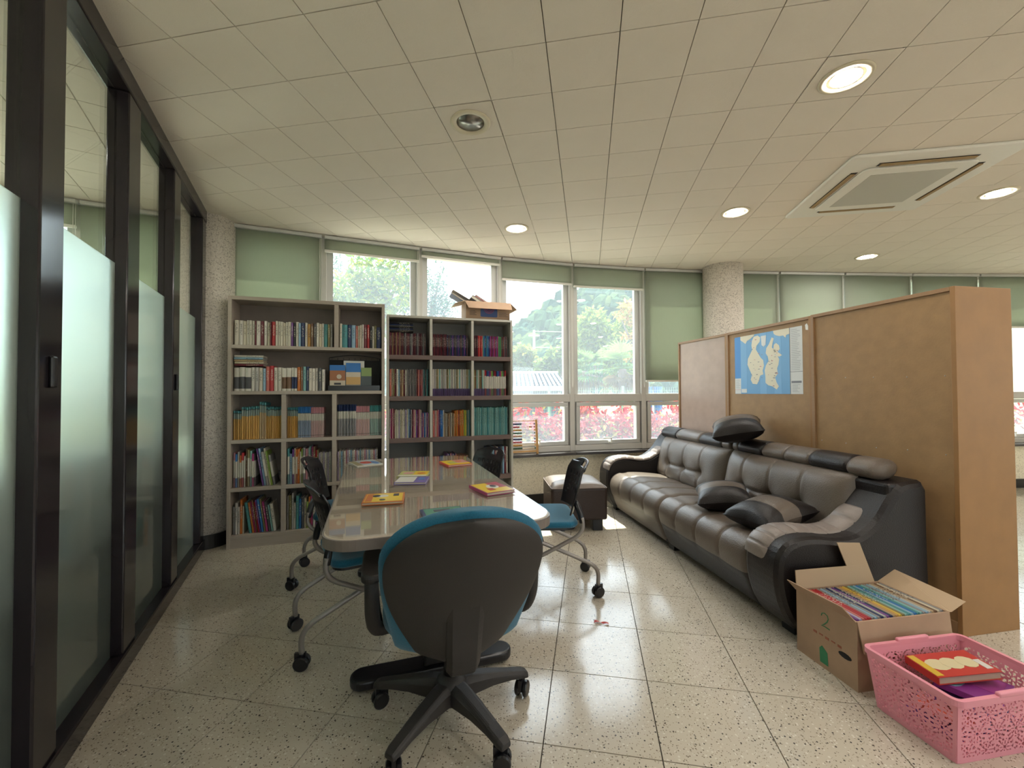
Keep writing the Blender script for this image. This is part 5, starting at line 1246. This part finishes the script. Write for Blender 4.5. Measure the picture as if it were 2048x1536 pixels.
gr = struct(MB().add([(-250, 5.6, -.4), (300, 5.6, -.4), (300, 400, -.4), (-250, 400, -.4), (-250, 5.6, -1.2), (300, 5.6, -1.2), (300, 400, -1.2), (-250, 400, -1.2)], [(0, 1, 2, 3), (7, 6, 5, 4), (0, 4, 5, 1), (1, 5, 6, 2), (2, 6, 7, 3), (3, 7, 4, 0)]).build('ground', P('dry_lawn', (.22, .22, .12), .9, vary=(3, .3))))
tag(gr, 'pale dry lawn outside the curved windows', 'ground')
g2 = struct(MB().box(-60, 60, -60, 6.2, -1.2, -.41).build('ground_yard', P('yard_gravel', (.46, .43, .37), .9))); tag(g2, 'gravel yard around the building', 'ground')
rnd = random.Random(11)
# hill with forest
def hz(X, Y):
    r_ = 13.5 + .46 * X if X < 20 else 22.7 + .24 * (X - 20)
    r_ = max(r_, 6 + .05 * X); e = max(0, min(1, (Y - 45) / 60)); e = e * e * (3 - 2 * e)
    if Y > 105: e *= max(.3, 1 - (Y - 105) / 120)
    return -.4 + r_ * e + 1.2 * math.sin(X * .21 + Y * .05) * e
m = MB(); m.grid(lambda u, v_: (lerp(-110, 140, u), lerp(45, 170, v_), hz(lerp(-110, 140, u), lerp(45, 170, v_))), 60, 30); o = struct(m.build('hill', P('hill_soil', (.10, .13, .07), .9, vary=(.2, .3)), smooth=True)); tag(o, 'wooded hill rising beyond the tiled roof', 'hill')
fm = [leafmat('forest_%d' % k, c, c, .15) for k, c in enumerate([(.075, .13, .07), (.10, .16, .075), (.06, .115, .075), (.14, .19, .075), (.05, .10, .07)])]
m = MB()
for k in range(2600):
    Y = 48 + 62 * rnd.random() ** .8; X = rnd.uniform(-25, 62) * (Y / 75)
    z = hz(X, Y); s = rnd.uniform(1.0, 2.0) * (Y / 85) * (1.0 if rnd.random() > .06 else 1.4)
    b = len(m.v); m.sphere((X, Y, z + s * .8), (s * rnd.uniform(.7, 1.1), s, s * rnd.uniform(.9, 1.6)), rnd.randrange(5), 7, 5)
    for i in range(b, len(m.v)): x, y, zz = m.v[i]; j = .18 * s; m.v[i] = (x + rnd.uniform(-j, j), y + rnd.uniform(-j, j), zz + rnd.uniform(-j, j))
tag(m.build('forest', fm), 'dark green forest covering the hill', 'forest', kind='stuff')
# trees
def tree(name, lab, foot, clusters, nleaf, size, cols, trunk_r=.08, seed=1, shape=2.0, sub=True):
    r_ = random.Random(seed); t = thing(name, lab, 'tree', (foot[0], foot[1], foot[2]), 0, 'trees outside the windows')
    loc = [(c[0] - foot[0], c[1] - foot[1], c[2] - foot[2]) + tuple(c[3:]) for c in clusters]
    m = MB(); cz = sum(c[2] for c in loc) / len(loc)
    m.tube([(0, 0, 0), (.1, 0, cz * .4), (0, .05, cz * .8)], [trunk_r, trunk_r * .8, trunk_r * .5], 7)
    for c in loc: m.tube([(0, 0, cz * .45), ((c[0]) * .5, c[1] * .5, lerp(cz * .45, c[2], .6)), (c[0], c[1], c[2])], [trunk_r * .5, trunk_r * .35, trunk_r * .15], 5)
    m.build('trunk', flat('bark', (.12, .09, .07)), t)
    m = MB(); leaves(m, nleaf, loc, size, len(cols), r_, shape); m.build('crown', [leafmat('%s_leaf_%d' % (name, k), c, (c[0] * 1.7, c[1] * 1.6, c[2] * 1.1)) for k, c in enumerate(cols)], t)
    return t
def cl(px_, py_, Y, rp, rzp=None, dep=1.0):
    p = at(px_, py_, Y); s = rp / 850 * Y; return (p.x, p.y, p.z, s, s * dep, (rzp or rp) / 850 * Y)
Y = 9.5; tree('leafy_tree', 'bright yellow green broadleaf tree outside above the pale bookcase', (at(730, 784, Y).x, Y, -.4), [cl(700, 590, Y, 50), cl(745, 545, Y, 48), cl(790, 580, Y, 42), cl(660, 600, Y, 30), cl(735, 630, Y, 60), cl(800, 520, Y, 26), cl(822, 560, Y, 24)], 3600, .17, [(.20, .32, .07), (.28, .38, .06), (.12, .25, .09), (.34, .40, .07)], .11, 2, 2.6)
Y = 14; tree('pine_tree', 'blue green pine behind the leafy tree outside the window', (at(850, 784, Y).x, Y, -.4), [cl(830, 560, Y, 34, 50), cl(865, 590, Y, 36, 40), cl(880, 545, Y, 16, 34), cl(800, 610, Y, 40), cl(870, 630, Y, 46), cl(670, 540, Y, 20, 34), cl(900, 600, Y, 18)], 5200, .17, [(.07, .15, .14), (.10, .19, .17), (.13, .22, .20)], .14, 3, 4.5)
Y = 24; tree('bamboo_clump', 'tall yellow green bamboo thicket in front of the hill', (at(1190, 784, Y).x, Y, -.4), [cl(1185, 650, Y, 32, 34), cl(1165, 690, Y, 30, 40), cl(1210, 690, Y, 34, 40), cl(1240, 720, Y, 34), cl(1255, 650, Y, 26, 30)], 5200, .34, [(.24, .34, .08), (.30, .40, .10), (.17, .28, .09)], .10, 4, 2.5)
Y = 27; tree('round_tree', 'rounded green tree beside the utility pole outside', (at(1115, 784, Y).x, Y, -.4), [cl(1115, 720, Y, 26, 24), cl(1135, 705, Y, 22, 24), cl(1090, 735, Y, 20)], 2600, .34, [(.16, .25, .09), (.22, .30, .10)], .12, 5)
Y = 30; tree('round_tree', 'low yellow green tree above the tiled roof outside', (at(1045, 784, Y).x, Y, -.4), [cl(1045, 715, Y, 26, 26), cl(1030, 740, Y, 18), cl(1065, 738, Y, 16)], 2400, .34, [(.26, .30, .09), (.18, .26, .10)], .12, 6)
Y = 12; tree('orange_tree', 'orange leaved tree outside beside the pulled down blind', (at(1290, 784, Y).x, Y, -.4), [cl(1262, 612, Y, 26, 10), cl(1240, 630, Y, 18, 6), cl(1275, 640, Y, 26, 9), cl(1262, 672, Y, 20, 8), cl(1285, 690, Y, 26, 9), cl(1258, 712, Y, 20, 8), cl(1300, 660, Y, 36, 40), cl(1315, 610, Y, 40, 26)], 3600, .15, [(.55, .33, .14), (.62, .44, .24), (.45, .30, .10), (.30, .30, .09)], .09, 7)
def palm(lab, px_, py_, Y, seed, s=1.0):
    p = at(px_, py_, Y); t = thing('palm_tree', lab, 'tree', (p.x, Y, -.4), 0, 'palms outside the windows'); H = p.z + .4; r_ = random.Random(seed)
    MB().tube([(0, 0, 0), (.03, 0, H * .5), (0, 0, H)], [.09, .085, .10], 9).build('trunk', flat('palm_trunk', (.14, .11, .085)), t)
    pm = leafmat('palm_green', (.13, .24, .09), (.30, .45, .14), .45); pb = leafmat('palm_dry', (.24, .19, .11), (.34, .26, .14), .3)
    for k in range(34):
        a = r_.uniform(0, 6.283); el = r_.uniform(-1.1, 1.3); L = r_.uniform(.40, .68) * s; d = V((math.cos(a) * math.cos(el), math.sin(a) * math.cos(el), math.sin(el)))
        c0 = V((0, 0, H)); c1 = c0 + d * L * .6 + V((0, 0, -.02)); m = MB(); m.tube([c0, c1], .008, 4)
        sd_ = d.cross(V((0, 0, 1))).normalized(); up = sd_.cross(d).normalized()
        for j in range(13):
            b = lerp(-1.25, 1.25, j / 12); q = (d * math.cos(b) + sd_ * math.sin(b)).normalized(); e = c1 + q * L * .62 + V((0, 0, -.10 * L)); w_ = up.cross(q).normalized() * .022 * s
            mid = c1 + q * L * .32
            m.add([c1, mid + w_, e, mid - w_], [(0, 1, 2, 3)])
        m.build('frond', pb if el < -.35 else pm, t)
palm('fan palm with green fronds in front of the tiled roof outside', 1172, 742, 11.2, 3, 1.1)
palm('shaggy fan palm nearer the pulled down blind outside', 1244, 738, 9.9, 4, 1.1)
# red tipped hedge
hd = thing('hedge', 'red-leaved hedge right outside the low windows', 'hedge', (0, 7.4, -.4))
r_ = random.Random(21); m = MB()
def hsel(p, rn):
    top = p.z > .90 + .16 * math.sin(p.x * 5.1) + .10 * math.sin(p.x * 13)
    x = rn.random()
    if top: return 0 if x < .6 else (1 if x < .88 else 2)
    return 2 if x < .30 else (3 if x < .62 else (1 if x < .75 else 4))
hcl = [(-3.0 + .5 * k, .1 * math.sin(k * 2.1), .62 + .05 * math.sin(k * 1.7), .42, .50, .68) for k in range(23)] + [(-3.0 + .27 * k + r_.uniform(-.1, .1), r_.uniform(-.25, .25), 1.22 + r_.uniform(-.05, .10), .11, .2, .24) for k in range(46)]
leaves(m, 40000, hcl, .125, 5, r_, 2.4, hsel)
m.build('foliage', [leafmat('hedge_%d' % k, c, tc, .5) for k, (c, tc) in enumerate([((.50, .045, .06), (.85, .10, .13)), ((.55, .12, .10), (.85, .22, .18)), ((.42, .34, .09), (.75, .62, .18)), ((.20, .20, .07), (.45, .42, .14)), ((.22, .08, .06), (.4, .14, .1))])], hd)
m = MB()
for k in range(23): m.tube([(-3.0 + .5 * k, 0, 0), (-2.95 + .5 * k, .03, .5)], .02, 5)
m.build('stems', flat('bark', (.12, .09, .07)), hd)
# wire fence behind the hedge
fe = thing('wire_fence', 'green wire mesh fence behind the red hedge', 'fence', (0, 9.2, -.4))
fgm = flat('fence_green', (.22, .36, .24)); 
for k in range(9): MB().tube([(-4 + 1.6 * k, 0, 0), (-4 + 1.6 * k, 0, 1.75)], .03, 8).build('post', fgm, fe)
m = MB()
for k in range(16): m.box(-4, 8.8, -.003, .003, .15 + .1 * k, .156 + .1 * k)
for k in range(256): m.box(-4 + .05 * k - .002, -4 + .05 * k + .002, -.003, .003, .1, 1.72)
tag(m.build('wire_mesh', fgm, fe), kind='stuff')
pv = struct(MB().box(-30, 40, 9.6, 12.5, -.4, -.37).build('path', P('pale_paving', (.26, .25, .22), .8))); tag(pv, 'pale paved path behind the wire fence', 'path')
# tiled roof house
hs = thing('tiled_house', 'low house with a grey tiled roof beyond the garden', 'house', (0, 17, -.4))
hp = at(1125, 746, 17); x0, x1 = -3.0, hp.x; zr = hp.z + .4; ze = at(1100, 773, 15.6).z + .4
MB().box(x0 + .3, x1 - .2, 0, 3.4, 0, ze).build('wall', flat('house_wall', (.07, .09, .12)), hs)
m = MB(); m.prism([(-1.4, ze - .05), (1.7, zr), (4.8, ze - .05), (4.8, ze - .2), (-1.4, ze - .2)], x0, x1, M=Matrix(((0, 0, 1, 0), (1, 0, 0, 0), (0, 1, 0, 0), (0, 0, 0, 1)))); m.build('roof', flat('roof_grey', (.05, .058, .07)), hs)
n_ = 30
for k in range(n_):
    x = lerp(x0 + .1, x1 - .1, k / (n_ - 1)); MB().tube([(x, -1.42, ze + .0), (x, 1.7, zr + .05)], .055, 6).build('tile_row', flat('roof_tile', (.11, .125, .145)), hs)
for k in range(6):
    q = (k + .5) / 6; MB().box(x0, x1, lerp(-1.42, 1.7, q) - .03, lerp(-1.42, 1.7, q) + .03, lerp(ze, zr + .05, q) - .05, lerp(ze, zr + .05, q) + .035).build('tile_course', flat('roof_grey', (.05, .058, .07)), hs)
MB().tube([(x0, 1.7, zr + .06), (x1, 1.7, zr + .06)], .09, 8).build('ridge', flat('roof_ridge', (.18, .2, .22)), hs)
MB().box(x0, x1, -1.52, -1.4, ze - .16, ze + .02).build('eave', flat('eave_white', (.25, .27, .29)), hs)
for k in range(9): MB().box(x0 + .8 + k * .55, x0 + 1.2 + k * .55, -.02, 0, ze - .62, ze - .3).build('window', flat('house_window', (.42, .5, .55)), hs)
# utility pole
up = at(1068, 660, 34); pl = thing('utility_pole', 'thin utility pole with wires in front of the hill', 'pole', (up.x, 34, -.4))
MB().tube([(0, 0, 0), (0, 0, up.z + .4)], [.14, .09], 8).build('pole', flat('concrete', (.3, .3, .29)), pl)
MB().box(-.45, .45, -.04, .04, up.z - .1, up.z + .02).build('cross_arm', flat('concrete', (.3, .3, .29)), pl)
for dz in (0, -1.3, -3.6): MB().tube([(0, 0, up.z + .3 + dz), (14, 0, up.z - .1 + dz), (30, 0, up.z + .5 + dz)], .02, 4).build('wire', flat('concrete', (.3, .3, .29)), pl)
# blue drums by the fence
for k, (px_, lab) in enumerate(((1296, 'blue plastic tub lying beyond the fence under the pulled blind'), (1316, 'second blue plastic tub beyond the fence beside another'))):
    p = at(px_, 781, 11.2); d = thing('plastic_tub', lab, 'tub', (p.x, 11.2, -.37), 0, 'blue tubs outside')
    MB().lathe([(.07, 0), (.09, .02), (.105, p.z + .45), (.115, p.z + .47), (.10, p.z + .47), (.085, .05)], 18).build('body', flat('tub_blue', (.02, .12, .40)), d, smooth=True)
